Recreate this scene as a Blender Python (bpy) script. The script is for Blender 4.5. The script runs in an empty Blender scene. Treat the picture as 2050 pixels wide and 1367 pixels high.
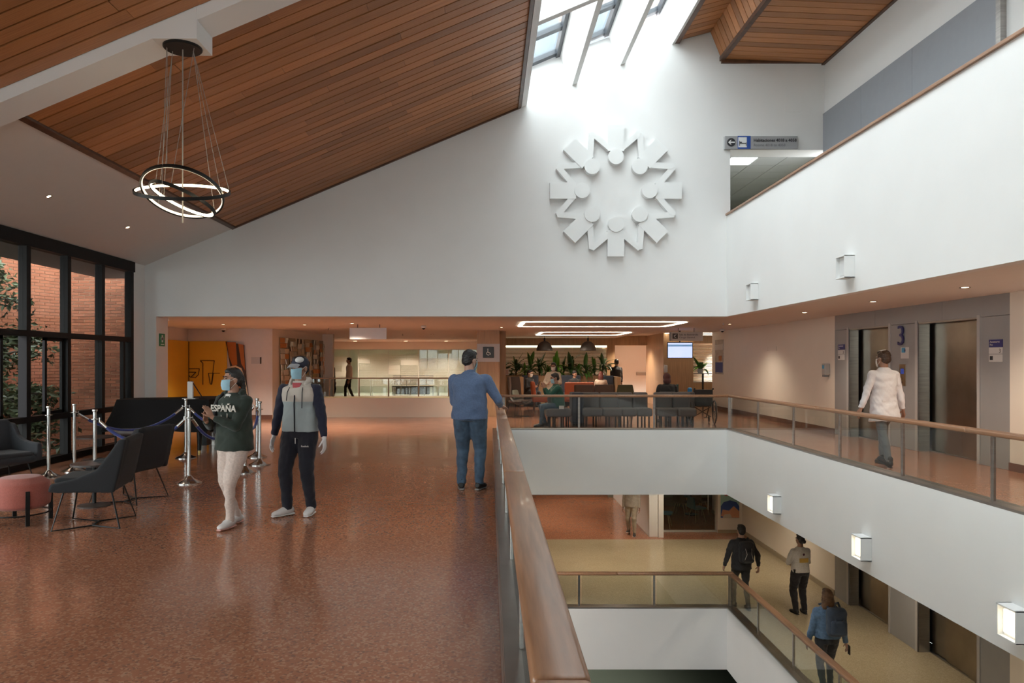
import bpy, bmesh, math, random
import numpy as np
from mathutils import Vector, Matrix, Euler, noise

random.seed(7)
SC = bpy.context.scene
COL = SC.collection
PI = math.pi
F = 1449.0            # focal length in pixels of the 2050 px wide frame
VX, VY = 980.0, 724.0  # vanishing point of the hall's long axis
EYE = 1.62            # eye height above the third floor

# ------------------------------------------------------------------ camera
cam_d = bpy.data.cameras.new('camera')
cam = bpy.data.objects.new('camera', cam_d)
COL.objects.link(cam)
cam.location = (0, 0, EYE)
cam.rotation_euler = (PI / 2, 0, 0)
cam_d.sensor_width = 36.0
cam_d.lens = 36.0 * F / 2050.0
cam_d.shift_x = (1025.0 - VX) / 2050.0
cam_d.shift_y = (VY - 683.5) / 2050.0
cam_d.clip_start = 0.02
cam_d.clip_end = 300
SC.camera = cam

# ------------------------------------------------------------------ sky and exposure
world = bpy.data.worlds.new('overcast_sky')
SC.world = world
world.use_nodes = True
wbg = world.node_tree.nodes['Background']
wbg.inputs[0].default_value = (0.90, 0.95, 1.0, 1)
wbg.inputs[1].default_value = 8.0
SC.view_settings.view_transform = 'Standard'
SC.view_settings.look = 'None'
SC.view_settings.exposure = 0.36
SC.view_settings.gamma = 1.0
SC.view_settings.use_curve_mapping = False
try:
    SC.cycles.max_bounces = 6
    SC.cycles.diffuse_bounces = 3
    SC.cycles.glossy_bounces = 3
    SC.cycles.transparent_max_bounces = 12
    SC.cycles.caustics_reflective = False
    SC.cycles.caustics_refractive = False
    SC.cycles.sample_clamp_indirect = 6.0
except Exception:
    pass

def portal(name, loc, rot, sx, sy):
    l = bpy.data.lights.new(name, 'AREA')
    l.shape = 'RECTANGLE'; l.size = sx; l.size_y = sy
    l.cycles.is_portal = True
    o = bpy.data.objects.new(name, l); COL.objects.link(o)
    o.location = loc; o.rotation_euler = rot
    return o
SL = math.atan(0.421)
portal('skylight_portal', (2.05, 6.9, 8.16), (0, -math.atan(0.366), 0), 3.5, 15.8)
portal('window_portal', (-7.25, 5.0, 1.8), (0, -PI / 2, 0), 3.6, 18.5)

# ------------------------------------------------------------------ materials
MATS = {}
def mat(name, col, rough=0.6, metal=0.0, var=0.0, scale=8.0, bump=0.0, bscale=60.0, emit=None, estr=0.0, coat=0.0,
        stretch=None, rnd=0.0, spec=0.5, col2=None, sheen=0.0, trans=0.0):
    if name in MATS: return MATS[name]
    m = bpy.data.materials.new(name); m.use_nodes = True
    nt = m.node_tree; N = nt.nodes; L = nt.links
    b = N['Principled BSDF']
    b.inputs['Base Color'].default_value = (*col, 1)
    b.inputs['Roughness'].default_value = rough
    b.inputs['Metallic'].default_value = metal
    b.inputs['Specular IOR Level'].default_value = spec
    if coat: b.inputs['Coat Weight'].default_value = coat; b.inputs['Coat Roughness'].default_value = 0.08
    if sheen: b.inputs['Sheen Weight'].default_value = sheen
    if trans: b.inputs['Transmission Weight'].default_value = trans
    if emit: b.inputs['Emission Color'].default_value = (*emit, 1); b.inputs['Emission Strength'].default_value = estr
    tc = N.new('ShaderNodeTexCoord')
    vec = tc.outputs['Object']
    if rnd or stretch:
        mp = N.new('ShaderNodeMapping')
        if stretch: mp.inputs['Scale'].default_value = stretch
        L.new(vec, mp.inputs['Vector']); vec = mp.outputs[0]
        if rnd:
            oi = N.new('ShaderNodeObjectInfo'); va = N.new('ShaderNodeVectorMath'); va.operation = 'MULTIPLY_ADD'
            L.new(oi.outputs['Random'], va.inputs[0]); va.inputs[1].default_value = (37, 19, 53)
            L.new(vec, va.inputs[2]); vec = va.outputs[0]
    if var or rnd:
        nz = N.new('ShaderNodeTexNoise'); nz.inputs['Scale'].default_value = scale; nz.inputs['Detail'].default_value = 5
        L.new(vec, nz.inputs['Vector'])
        mx = N.new('ShaderNodeMix'); mx.data_type = 'RGBA'
        lo = [max(0, c * (1 - var)) for c in col]; hi = [min(1, c * (1 + var)) for c in col]
        if col2: lo, hi = list(col), list(col2)
        mx.inputs[6].default_value = (*lo, 1); mx.inputs[7].default_value = (*hi, 1)
        rp = N.new('ShaderNodeMapRange'); rp.inputs[1].default_value = 0.3; rp.inputs[2].default_value = 0.7
        L.new(nz.outputs['Fac'], rp.inputs[0]); L.new(rp.outputs[0], mx.inputs[0])
        out = mx.outputs[2]
        if rnd:
            hs = N.new('ShaderNodeHueSaturation')
            m2 = N.new('ShaderNodeMapRange'); m2.inputs[3].default_value = 1 - rnd; m2.inputs[4].default_value = 1 + rnd
            L.new(oi.outputs['Random'], m2.inputs[0]); L.new(m2.outputs[0], hs.inputs['Value'])
            L.new(out, hs.inputs['Color']); out = hs.outputs[0]
        L.new(out, b.inputs['Base Color'])
    if bump:
        nb = N.new('ShaderNodeTexNoise'); nb.inputs['Scale'].default_value = bscale; nb.inputs['Detail'].default_value = 4
        L.new(vec, nb.inputs['Vector'])
        bp = N.new('ShaderNodeBump'); bp.inputs['Strength'].default_value = bump; bp.inputs['Distance'].default_value = 0.01
        L.new(nb.outputs['Fac'], bp.inputs['Height']); L.new(bp.outputs[0], b.inputs['Normal'])
    MATS[name] = m
    return m

def glass(name, tint=(0.93, 0.96, 0.95), refl=1.0, haze=0.0, hazecol=(0.9, 0.9, 0.88)):
    """thin architectural glass: clear, mirrored by its Fresnel term, optionally hazy"""
    if name in MATS: return MATS[name]
    m = bpy.data.materials.new(name); m.use_nodes = True
    nt = m.node_tree; N = nt.nodes; L = nt.links
    N.remove(N['Principled BSDF']); out = N['Material Output']
    tr = N.new('ShaderNodeBsdfTransparent'); tr.inputs[0].default_value = (*tint, 1)
    gl = N.new('ShaderNodeBsdfGlossy'); gl.inputs['Roughness'].default_value = 0.01
    lw = N.new('ShaderNodeLayerWeight'); lw.inputs[0].default_value = 0.5
    pw = N.new('ShaderNodeMath'); pw.operation = 'POWER'; pw.inputs[1].default_value = 5.0; L.new(lw.outputs['Facing'], pw.inputs[0])
    ml = N.new('ShaderNodeMath'); ml.operation = 'MULTIPLY_ADD'; ml.inputs[1].default_value = 0.85 * min(refl, 1); ml.inputs[2].default_value = 0.035 * refl
    L.new(pw.outputs[0], ml.inputs[0])
    mx = N.new('ShaderNodeMixShader'); L.new(ml.outputs[0], mx.inputs[0])
    base = tr.outputs[0]
    if haze:
        df = N.new('ShaderNodeBsdfDiffuse'); df.inputs[0].default_value = (*hazecol, 1)
        tl = N.new('ShaderNodeBsdfTranslucent'); tl.inputs[0].default_value = (*hazecol, 1)
        m0 = N.new('ShaderNodeMixShader'); m0.inputs[0].default_value = 0.5
        L.new(df.outputs[0], m0.inputs[1]); L.new(tl.outputs[0], m0.inputs[2])
        m1 = N.new('ShaderNodeMixShader'); m1.inputs[0].default_value = haze
        L.new(tr.outputs[0], m1.inputs[1]); L.new(m0.outputs[0], m1.inputs[2]); base = m1.outputs[0]
    L.new(base, mx.inputs[1]); L.new(gl.outputs[0], mx.inputs[2])
    L.new(mx.outputs[0], out.inputs[0])
    MATS[name] = m
    return m

def emission(name, col, strength):
    return mat(name, (0.8, 0.8, 0.8), 0.5, emit=col, estr=strength)

def terrazzo(name, base, chip_a, chip_b, rough=0.16, dirt=0.25, chips=70.0):
    m = bpy.data.materials.new(name); m.use_nodes = True
    nt = m.node_tree; N = nt.nodes; L = nt.links; b = N['Principled BSDF']
    tc = N.new('ShaderNodeTexCoord')
    v = N.new('ShaderNodeTexVoronoi'); v.inputs['Scale'].default_value = chips; L.new(tc.outputs['Object'], v.inputs['Vector'])
    cr = N.new('ShaderNodeValToRGB'); cr.color_ramp.interpolation = 'CONSTANT'
    e = cr.color_ramp.elements; e[0].position = 0; e[0].color = (*base, 1); e[1].position = 0.55; e[1].color = (*chip_a, 1)
    k = e.new(0.78); k.color = (*chip_b, 1); k = e.new(0.9); k.color = (*base, 1)
    sp = N.new('ShaderNodeSeparateColor'); L.new(v.outputs['Color'], sp.inputs[0]); L.new(sp.outputs[0], cr.inputs[0])
    n = N.new('ShaderNodeTexNoise'); n.inputs['Scale'].default_value = 0.8; n.inputs['Detail'].default_value = 6
    L.new(tc.outputs['Object'], n.inputs['Vector'])
    mx = N.new('ShaderNodeMix'); mx.data_type = 'RGBA'; mx.blend_type = 'MULTIPLY'
    mr = N.new('ShaderNodeMapRange'); mr.inputs[1].default_value = 0.45; mr.inputs[2].default_value = 0.75; mr.inputs[4].default_value = dirt
    L.new(n.outputs['Fac'], mr.inputs[0]); L.new(mr.outputs[0], mx.inputs[0])
    L.new(cr.outputs[0], mx.inputs[6]); mx.inputs[7].default_value = (0.55, 0.5, 0.5, 1)
    L.new(mx.outputs[2], b.inputs['Base Color'])
    n2 = N.new('ShaderNodeTexNoise'); n2.inputs['Scale'].default_value = 2.5; n2.inputs['Detail'].default_value = 3
    L.new(tc.outputs['Object'], n2.inputs['Vector'])
    m3 = N.new('ShaderNodeMapRange'); m3.inputs[3].default_value = rough * 0.7; m3.inputs[4].default_value = rough * 1.5
    L.new(n2.outputs['Fac'], m3.inputs[0]); L.new(m3.outputs[0], b.inputs['Roughness'])
    n4 = N.new('ShaderNodeTexNoise'); n4.inputs['Scale'].default_value = 9; n4.inputs['Detail'].default_value = 2
    L.new(tc.outputs['Object'], n4.inputs['Vector'])
    bp = N.new('ShaderNodeBump'); bp.inputs['Strength'].default_value = 0.06; bp.inputs['Distance'].default_value = 0.02
    L.new(n4.outputs['Fac'], bp.inputs['Height']); L.new(bp.outputs[0], b.inputs['Normal'])
    b.inputs['Specular IOR Level'].default_value = 0.6
    MATS[name] = m
    return m

white = mat('white_paint', (0.80, 0.79, 0.778), 0.55, var=0.015, scale=1.5)
cream = mat('cream_paint', (0.78, 0.70, 0.61), 0.5, var=0.02, scale=1.5)
lilac = mat('pale_grey_paint', (0.66, 0.63, 0.64), 0.5, var=0.02)
ceil_w = mat('ceiling_paint', (0.76, 0.72, 0.68), 0.6, var=0.01)
greyclad = mat('grey_cladding', (0.30, 0.295, 0.295), 0.38, var=0.03, scale=3)
steel = mat('brushed_steel', (0.40, 0.38, 0.36), 0.30, 1.0, var=0.12, scale=3, stretch=(1, 1, 14))
chrome = mat('polished_steel', (0.52, 0.51, 0.50), 0.16, 1.0)
doorsteel = mat('lift_door_steel', (0.36, 0.32, 0.27), 0.30, 1.0, var=0.2, scale=1.2, bump=0.05, bscale=3)
black = mat('black_metal', (0.008, 0.008, 0.008), 0.45, spec=0.3)
darkframe = mat('dark_window_frame', (0.008, 0.007, 0.007), 0.6, spec=0.2)
railwood = mat('handrail_wood', (0.30, 0.152, 0.082), 0.30, var=0.22, scale=6, stretch=(9, 0.5, 9), coat=0.15, bump=0.03, rnd=0.06)
plankwood = mat('ceiling_plank_wood', (0.35, 0.13, 0.045), 0.42, col2=(0.52, 0.23, 0.085), scale=3.0, stretch=(1.2, 9, 9), rnd=0.27, bump=0.12, bscale=14)
trimwood = mat('dark_wood_trim', (0.10, 0.045, 0.025), 0.4, var=0.3, scale=6)
oak = mat('oak_panel', (0.42, 0.255, 0.135), 0.42, var=0.16, scale=3, stretch=(14, 14, 0.6))
terra = terrazzo('terrazzo_floor', (0.36, 0.15, 0.085), (0.46, 0.23, 0.14), (0.25, 0.115, 0.075), rough=0.13)
beigefloor = terrazzo('beige_floor', (0.42, 0.345, 0.22), (0.48, 0.40, 0.27), (0.37, 0.30, 0.19), 0.14)
clear = glass('clear_glass')
railglass = glass('balustrade_glass', (0.90, 0.93, 0.92), 1.3)
winglass = glass('window_glass', (0.86, 0.88, 0.86), 1.0)
warm_lamp = emission('warm_lamp', (1.0, 0.80, 0.52), 14.0)
ring_lamp = emission('led_strip', (1.0, 0.86, 0.66), 7.0)
# ------------------------------------------------------------------ mesh helpers
def P(px, py, Y):
    """point at depth Y that the photograph shows at pixel (px, py)"""
    return Vector(((px - VX) * Y / F, Y, EYE + (VY - py) * Y / F))

class MB:
    def __init__(s): s.v = []; s.f = []
    def add(s, vs, fs):
        o = len(s.v); s.v += [tuple(v) for v in vs]; s.f += [tuple(i + o for i in f) for f in fs]; return s
    def box(s, x0, x1, y0, y1, z0, z1):
        return s.add([(x0, y0, z0), (x1, y0, z0), (x1, y1, z0), (x0, y1, z0), (x0, y0, z1), (x1, y0, z1), (x1, y1, z1), (x0, y1, z1)],
                     [(0, 3, 2, 1), (4, 5, 6, 7), (0, 1, 5, 4), (1, 2, 6, 5), (2, 3, 7, 6), (3, 0, 4, 7)])
    def obox(s, c, size, rot=(0, 0, 0)):
        R = Euler(rot).to_matrix(); c = Vector(c); hx, hy, hz = [k / 2 for k in size]
        vs = [c + R @ Vector((sx * hx, sy * hy, sz * hz)) for sz in (-1, 1) for sx, sy in ((-1, -1), (1, -1), (1, 1), (-1, 1))]
        return s.add(vs, [(0, 3, 2, 1), (4, 5, 6, 7), (0, 1, 5, 4), (1, 2, 6, 5), (2, 3, 7, 6), (3, 0, 4, 7)])
    def rbox(s, c, size, r=0.03, rot=(0, 0, 0), n=3):
        """box with rounded edges"""
        R = Euler(rot).to_matrix(); c = Vector(c)
        bm = bmesh.new(); bmesh.ops.create_cube(bm, size=1.0)
        for v in bm.verts: v.co = Vector((v.co.x * size[0], v.co.y * size[1], v.co.z * size[2]))
        bmesh.ops.bevel(bm, geom=bm.edges[:], offset=min(r, min(size) * 0.49), segments=n, affect='EDGES', profile=0.5)
        bm.verts.index_update()
        s.add([c + R @ v.co for v in bm.verts], [[v.index for v in f.verts] for f in bm.faces]); bm.free(); return s
    def prism(s, poly, axis, a, b):
        """polygon (two coordinates in the order of the remaining axes) swept along axis from a to b"""
        n = len(poly); vs = []
        for t in (a, b):
            for p, q in poly:
                vs.append({'x': (t, p, q), 'y': (p, t, q), 'z': (p, q, t)}[axis])
        fs = [tuple(range(n))[::-1], tuple(range(n, 2 * n))] + [(i, (i + 1) % n, n + (i + 1) % n, n + i) for i in range(n)]
        return s.add(vs, fs)
    def ring(s, c, ax, ay, rx, ry, n, e=1.0):
        out = []
        for i in range(n):
            a = 2 * PI * i / n; ca, sa = math.cos(a), math.sin(a)
            out.append(Vector(c) + ax * (rx * math.copysign(abs(ca) ** e, ca)) + ay * (ry * math.copysign(abs(sa) ** e, sa)))
        return out
    def loft(s, secs, n=20, right=None, e=1.0, fixed=None):
        """secs: (point, rx, ry); rings across the path, closed ends"""
        pts = [Vector(q[0]) for q in secs]; vs = []; k = len(pts)
        prev = None
        for i, q in enumerate(secs):
            t = (pts[min(i + 1, k - 1)] - pts[max(i - 1, 0)]).normalized() if fixed is None else Vector(fixed)
            if right is not None: ax = Vector(right)
            elif prev is not None: ax = prev
            else: ax = Vector((0, 0, 1)).cross(t) if abs(t.z) < 0.9 else Vector((1, 0, 0))
            ax = (ax - t * ax.dot(t)).normalized(); prev = ax
            ay = t.cross(ax)
            vs += s.ring(pts[i], ax, ay, q[1], q[2] if len(q) > 2 else q[1], n, e)
        fs = [tuple(range(n))[::-1], tuple(range((k - 1) * n, k * n))]
        for j in range(k - 1):
            for i in range(n):
                fs.append((j * n + i, j * n + (i + 1) % n, (j + 1) * n + (i + 1) % n, (j + 1) * n + i))
        return s.add(vs, fs)
    def cyl(s, p0, p1, r0, r1=None, n=16): return s.loft([(p0, r0), (p1, r0 if r1 is None else r1)], n)
    def tube(s, pts, r, n=8): return s.loft([(p, r) for p in pts], n)
    def ell(s, c, r, rot=None, n=20, m=12):
        R = rot if rot is not None else Matrix.Identity(3); c = Vector(c); vs = [c + R @ Vector((0, 0, -r[2]))]; fs = []
        for j in range(1, m):
            a = -PI / 2 + PI * j / m
            for i in range(n):
                b = 2 * PI * i / n
                vs.append(c + R @ Vector((r[0] * math.cos(a) * math.cos(b), r[1] * math.cos(a) * math.sin(b), r[2] * math.sin(a))))
        vs.append(c + R @ Vector((0, 0, r[2])))
        for i in range(n):
            fs.append((0, 1 + (i + 1) % n, 1 + i)); l = 1 + (m - 2) * n
            fs.append((len(vs) - 1, l + i, l + (i + 1) % n))
        for j in range(m - 2):
            for i in range(n):
                fs.append((1 + j * n + i, 1 + j * n + (i + 1) % n, 1 + (j + 1) * n + (i + 1) % n, 1 + (j + 1) * n + i))
        return s.add(vs, fs)
    def tcap(s, p0, r0, p1, r1, n=12):
        """tapered capsule"""
        p0, p1 = Vector(p0), Vector(p1); d = (p1 - p0)
        if d.length < 1e-5: return s.ell(p0, (r0,) * 3)
        d.normalize(); secs = []
        for a in (-80, -55, -28, 0): secs.append((p0 + d * (r0 * math.sin(math.radians(a))), r0 * math.cos(math.radians(a))))
        for a in (0, 28, 55, 80): secs.append((p1 + d * (r1 * math.sin(math.radians(a))), r1 * math.cos(math.radians(a))))
        return s.loft(secs, n, fixed=d)
    def lathe(s, prof, c=(0, 0, 0), n=24):
        vs = []; k = len(prof); c = Vector(c)
        for r, z in prof:
            for i in range(n):
                a = 2 * PI * i / n; vs.append(c + Vector((r * math.cos(a), r * math.sin(a), z)))
        fs = [(j * n + i, j * n + (i + 1) % n, (j + 1) * n + (i + 1) % n, (j + 1) * n + i) for j in range(k - 1) for i in range(n)]
        fs += [tuple(range(n))[::-1], tuple(range((k - 1) * n, k * n))]
        return s.add(vs, fs)
    def sheet(s, grid, thick):
        """closed slab from a grid of points, thickened along its normals"""
        h = len(grid); w = len(grid[0]); g = [[Vector(p) for p in r] for r in grid]; vs = []
        nr = [[None] * w for _ in range(h)]
        for j in range(h):
            for i in range(w):
                du = g[j][min(i + 1, w - 1)] - g[j][max(i - 1, 0)]; dv = g[min(j + 1, h - 1)][i] - g[max(j - 1, 0)][i]
                nr[j][i] = du.cross(dv).normalized()
        for sg in (0.5, -0.5):
            for j in range(h):
                for i in range(w): vs.append(g[j][i] + nr[j][i] * (thick * sg))
        A = lambda j, i: j * w + i
        B = lambda j, i: h * w + j * w + i
        fs = []
        for j in range(h - 1):
            for i in range(w - 1):
                fs.append((A(j, i), A(j, i + 1), A(j + 1, i + 1), A(j + 1, i))); fs.append((B(j, i), B(j + 1, i), B(j + 1, i + 1), B(j, i + 1)))
        for j in range(h - 1):
            fs.append((A(j, 0), A(j + 1, 0), B(j + 1, 0), B(j, 0))); fs.append((A(j, w - 1), B(j, w - 1), B(j + 1, w - 1), A(j + 1, w - 1)))
        for i in range(w - 1):
            fs.append((A(0, i), B(0, i), B(0, i + 1), A(0, i + 1))); fs.append((A(h - 1, i), A(h - 1, i + 1), B(h - 1, i + 1), B(h - 1, i)))
        return s.add(vs, fs)
    def xf(s, M):
        s.v = [tuple(M @ Vector(v)) for v in s.v]; return s
    def mesh(s, name):
        me = bpy.data.meshes.new(name); me.from_pydata(s.v, [], s.f)
        bm = bmesh.new(); bm.from_mesh(me); bmesh.ops.recalc_face_normals(bm, faces=bm.faces[:]); bm.to_mesh(me); bm.free()
        return me
    def build(s, name, m, parent=None, smooth=False, bevel=0.0, angle=None):
        me = s.mesh(name); me.materials.append(m)
        return put(name, me, parent, smooth, bevel)

def put(name, me, parent=None, smooth=False, bevel=0.0):
    if smooth:
        me.polygons.foreach_set('use_smooth', [True] * len(me.polygons))
        try: me.set_sharp_from_angle(angle=math.radians(40))
        except Exception: pass
    o = bpy.data.objects.new(name, me); COL.objects.link(o)
    if parent is not None: o.parent = parent
    if bevel:
        b = o.modifiers.new('edge', 'BEVEL'); b.width = bevel; b.segments = 2; b.limit_method = 'ANGLE'
    return o

TMP = bpy.data.scenes.new('workbench')
def vox(mb, size, it=4, fac=0.5, wr=0.0, wf=9.0, seed=0.0):
    """fuse overlapping closed shapes of one body into a single smooth skin"""
    me = mb.mesh('fuse'); o = bpy.data.objects.new('fuse', me); TMP.collection.objects.link(o)
    r = o.modifiers.new('r', 'REMESH'); r.mode = 'VOXEL'; r.voxel_size = size
    if it:
        k = o.modifiers.new('s', 'SMOOTH'); k.factor = fac; k.iterations = it
    vl = TMP.view_layers[0]; vl.update(); dg = vl.depsgraph
    out = bpy.data.meshes.new_from_object(o.evaluated_get(dg))
    bpy.data.objects.remove(o); bpy.data.meshes.remove(me)
    out.materials.clear()
    if wr:
        k = len(out.vertices); co = np.empty(k * 3, np.float32); no = np.empty(k * 3, np.float32)
        out.vertices.foreach_get('co', co); out.vertex_normals.foreach_get('vector', no); co = co.reshape(-1, 3); no = no.reshape(-1, 3)
        x, y, z = [co[:, i] * wf + seed * (i + 1) for i in range(3)]
        w1 = np.sin(1.1 * x + 2.3 * z + 1.6 * np.sin(.9 * y + .5 * z)) * np.sin(1.3 * y - .7 * x + 1.9 * np.sin(.8 * z))
        w2 = np.sin(2.9 * z - 1.7 * x + 2.1 * np.sin(1.1 * x + y)) * np.sin(2.3 * y + 1.2 * x + 1.4 * np.sin(1.7 * z))
        w3 = np.sin(5.3 * z + 3.1 * y + 2 * np.sin(2.1 * x - z)) * np.sin(3.7 * x - 2.9 * y)
        co = co + no * ((w1 + .7 * w2 + .35 * w3) * wr)[:, None]
        out.vertices.foreach_set('co', co.reshape(-1)); out.update()
    return out

def soft(mb, name, m, parent=None, size=0.012, it=4, wr=0.0, wf=9.0, seed=0.0):
    me = vox(mb, size, it, wr=wr, wf=wf, seed=seed); me.materials.append(m)
    me.polygons.foreach_set('use_smooth', [True] * len(me.polygons))
    return put(name, me, parent)

def tag(o, label=None, cat=None, group=None, kind=None):
    if label: o['label'] = label
    if cat: o['category'] = cat
    if group: o['group'] = group
    if kind: o['kind'] = kind
    return o
def thing(name, loc, label, cat, group=None, rz=0.0, kind=None):
    o = bpy.data.objects.new(name, None); COL.objects.link(o); o.empty_display_size = 0.1
    o.location = loc; o.rotation_euler = (0, 0, rz)
    return tag(o, label, cat, group, kind)
def struct(mb, name, m, label, parent=None, bevel=0.0, smooth=False):
    o = mb.build(name, m, parent, smooth, bevel)
    if parent is None: tag(o, label, kind='structure')
    return o
def copy_tree(o, parent=None):
    c = o.copy(); COL.objects.link(c)
    if parent is not None: c.parent = parent
    for ch in o.children: copy_tree(ch, c)
    return c

def unit_cube(name, m):
    me = MB().box(-.5, .5, -.5, .5, -.5, .5).mesh(name); me.materials.append(m); return me
def piece(name, me, loc, size, rot=(0, 0, 0), parent=None):
    o = bpy.data.objects.new(name, me); COL.objects.link(o); o.location = loc; o.scale = size; o.rotation_euler = rot
    if parent is not None: o.parent = parent
    return o

def text(name, body, size, m, parent, loc, rot, align='LEFT', extrude=0.001, bold=0.0):
    c = bpy.data.curves.new(name, 'FONT'); c.body = body; c.size = size; c.align_x = align; c.extrude = extrude; c.offset = bold
    c.resolution_u = 3
    f = bpy.data.objects.new(name, c); TMP.collection.objects.link(f); vl = TMP.view_layers[0]; vl.update()
    me = bpy.data.meshes.new_from_object(f.evaluated_get(vl.depsgraph)); bpy.data.objects.remove(f)
    me.materials.clear(); me.materials.append(m)
    o = bpy.data.objects.new(name, me); COL.objects.link(o); o.parent = parent; o.location = loc; o.rotation_euler = rot
    return o
FRONT = (PI / 2, 0, 0)            # text upright, readable from the camera side
RIGHTW = (PI / 2, 0, -PI / 2)      # text on a wall that faces -X
# ------------------------------------------------------------------ the building
D = 14.7                      # the tall white end wall
VXR = 4.82                    # right edge of the void
ZC, ZS = 2.55, 2.54           # lounge ceiling, underside of the white wall
Z2, Z1 = -3.63, -7.26         # floors below
zr = lambda x: 4.32 + 0.421 * (x + 5.22)
TX, TZ = math.cos(SL), math.sin(SL)
NX, NZ = -math.sin(SL), math.cos(SL)
Y0 = -5.0

# floors
struct(MB().box(-7.3, 0.07, Y0, D, -0.3, 0).box(-7.2, 9.5, D + 0.2, 16.3, -0.3, 0).box(-9.2, 9.5, 16.3, 34, -0.3, 0).box(-7.3, 0.07, D, D + 0.2, -0.3, 0)
       .box(5.02, 8.0, Y0, D + 0.2, -0.3, 0), 'floor', terra, 'glossy orange-brown terrazzo floor of the upper hall')
struct(MB().box(5.02, 8.0, Y0, D + .2, Z2 - .3, Z2).box(-3, 9.5, D + .2, 21.4, Z2 - .3, Z2), 'floor_lower', beigefloor,
       'glossy beige floor of the storey below')
struct(MB().box(-3, 9.5, 21.4, 36, Z2 - .3, Z2), 'floor_passage', terra, 'orange-brown floor strip at the back of the storey below')
dark = mat('dark_green_floor', (0.07, 0.09, 0.08), 0.12)
struct(MB().box(-3, 9.5, Y0, 30, Z1 - .2, Z1), 'floor_ground', dark, 'dark green-grey ground floor at the bottom of the void')
struct(MB().box(4.97, 6.8, Y0, D + .2, 3.33, 3.63).box(4.6, 9, D + .2, 26, 3.33, 3.63), 'floor_gallery', beigefloor, 'floor of the upper gallery behind the white parapet')

# tall end wall (one plane with the void edge)
wall = MB()
gz = lambda x: 7.65 + 0.366 * (x - 0.89)
poly = [(-7.05, ZS), (VXR + .07, ZS), (VXR + .07, 5.92), (7.2, 5.92), (7.2, 9.2), (3.62, 9.2), (3.62, gz(3.62)), (0.40, gz(0.40)), (0.38, zr(0.38) + .2), (-7.05, zr(-7.05) + .2)]
wall.prism(poly, 'y', D, D + .5)
wall.box(-7.05, -6.77, D, D + .53, 0, ZS)
struct(wall, 'wall_far', white, 'tall white end wall rising to the sloped timber ceiling and skylight')
# shallow access hatch in that wall
hx = P(1588, 208, D)
o = MB().box(hx.x - .15, hx.x + .15, D - .006, D, hx.z - .17, hx.z + .17).build('access_hatch', white, bevel=.003)
tag(o, 'small square white hatch high on the end wall', 'hatch')

# ceiling slab, outer roof
roof = MB()
roof.prism([(-7.3, zr(-7.3)), (-5.22, zr(-5.22)), (-5.22, zr(-5.22) + .05), (0.69, zr(0.69) + .05), (0.60, zr(0.69) + .42), (-7.3, zr(-7.3) + .42)], 'y', Y0, D)
struct(roof, 'ceiling', ceil_w, 'sloped white ceiling strip above the tall windows')
struct(MB().box(3.9, 7.2, Y0, D, 9.0, 9.2).box(6.8, 7.1, Y0, D, 6.65, 9.1).box(6.8, 7.1, Y0, 9.55, 3.63, 6.65), 'wall_gallery', white, 'white wall above the grey cladding of the upper gallery')

# back of the hall behind the camera
struct(MB().box(0, 8.0, Y0 - .2, Y0, Z1, 9.2).box(-7.3, 0, Y0 - .2, Y0, 3.4, 9.2).box(-7.3, 0, Y0 - .2, Y0, Z1, 0), 'wall_back', white, 'plain white wall behind the viewpoint')
wb = struct(MB().box(-7.3, 0, Y0 - .15, Y0 - .05, 3.3, 3.4).box(-7.3, 0, Y0 - .15, Y0 - .05, 0, .1), 'window_added_5', darkframe, 'added tall window wall behind the viewpoint for extra daylight')  # unseen window added to let more daylight into the hall
for i in range(7):
    MB().box(-7.3 + 1.04 * i, -7.22 + 1.04 * i, Y0 - .14, Y0 - .06, .1, 3.3).build('mullion', darkframe, wb)
    MB().box(-7.22 + 1.04 * i, -6.26 + 1.04 * i, Y0 - .105, Y0 - .1, .1, 3.3).build('pane', glass('tinted_glass', (.66, .68, .66)), wb)

# timber ceiling planks
def plank_field(parent, x0, x1, ya, yb, pitch, zoff, longest=4.0):
    me = unit_cube('plank', plankwood); rows = int(round((yb - ya) / pitch)); p = (yb - ya) / rows; n = 0
    for r in range(rows):
        x = x0; yc = ya + (r + .5) * p
        while x < x1 - 0.01:
            l = random.uniform(1.2, longest); e = min(x1, x + l)
            if x1 - e < 0.5: e = x1
            xc = (x + e) / 2
            piece('plank', me, (xc, yc, zr(xc) + zoff + random.uniform(-.003, .003)), ((e - x) / TX - .004, p - .024, 0.03), (0, -SL, 0), parent); n += 1
            x = e
    return n
trim = MB()
def slopebar(mb, xa, xb, ya, yb, lo, hi):
    mb.prism([(xa, zr(xa) + lo), (xb, zr(xb) + lo), (xb, zr(xb) + hi), (xa, zr(xa) + hi)], 'y', ya, yb)
wc = MB()
slopebar(wc, -5.22, -5.15, 7.83, D, -.02, .05); slopebar(wc, -5.15, .62, D - .05, D, -.02, .05); slopebar(wc, .58, .64, Y0, D, -.02, .05)
slopebar(wc, -5.15, .58, 7.83, D - .05, .040, .048)
wcl = struct(wc, 'ceiling_timber', trimwood, 'long sloped ceiling of narrow brown timber boards over the hall')
plank_field(wcl, -5.15, .58, 7.83, D - .05, .205, .022)
wc2 = MB(); slopebar(wc2, -5.22, -5.15, Y0, 7.42, -.02, .05); slopebar(wc2, -5.15, .58, 5.2, 7.42, .040, .048)
wcl2 = struct(wc2, 'ceiling_timber_near', trimwood, 'second field of brown timber ceiling boards nearer the viewpoint')
plank_field(wcl2, -5.15, .58, 5.2, 7.42, .205, .022)
rest = MB(); slopebar(rest, -5.15, .58, Y0, 5.2, .005, .04)
tag(rest.build('boards_behind', plankwood, wcl2), kind='stuff')

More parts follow.
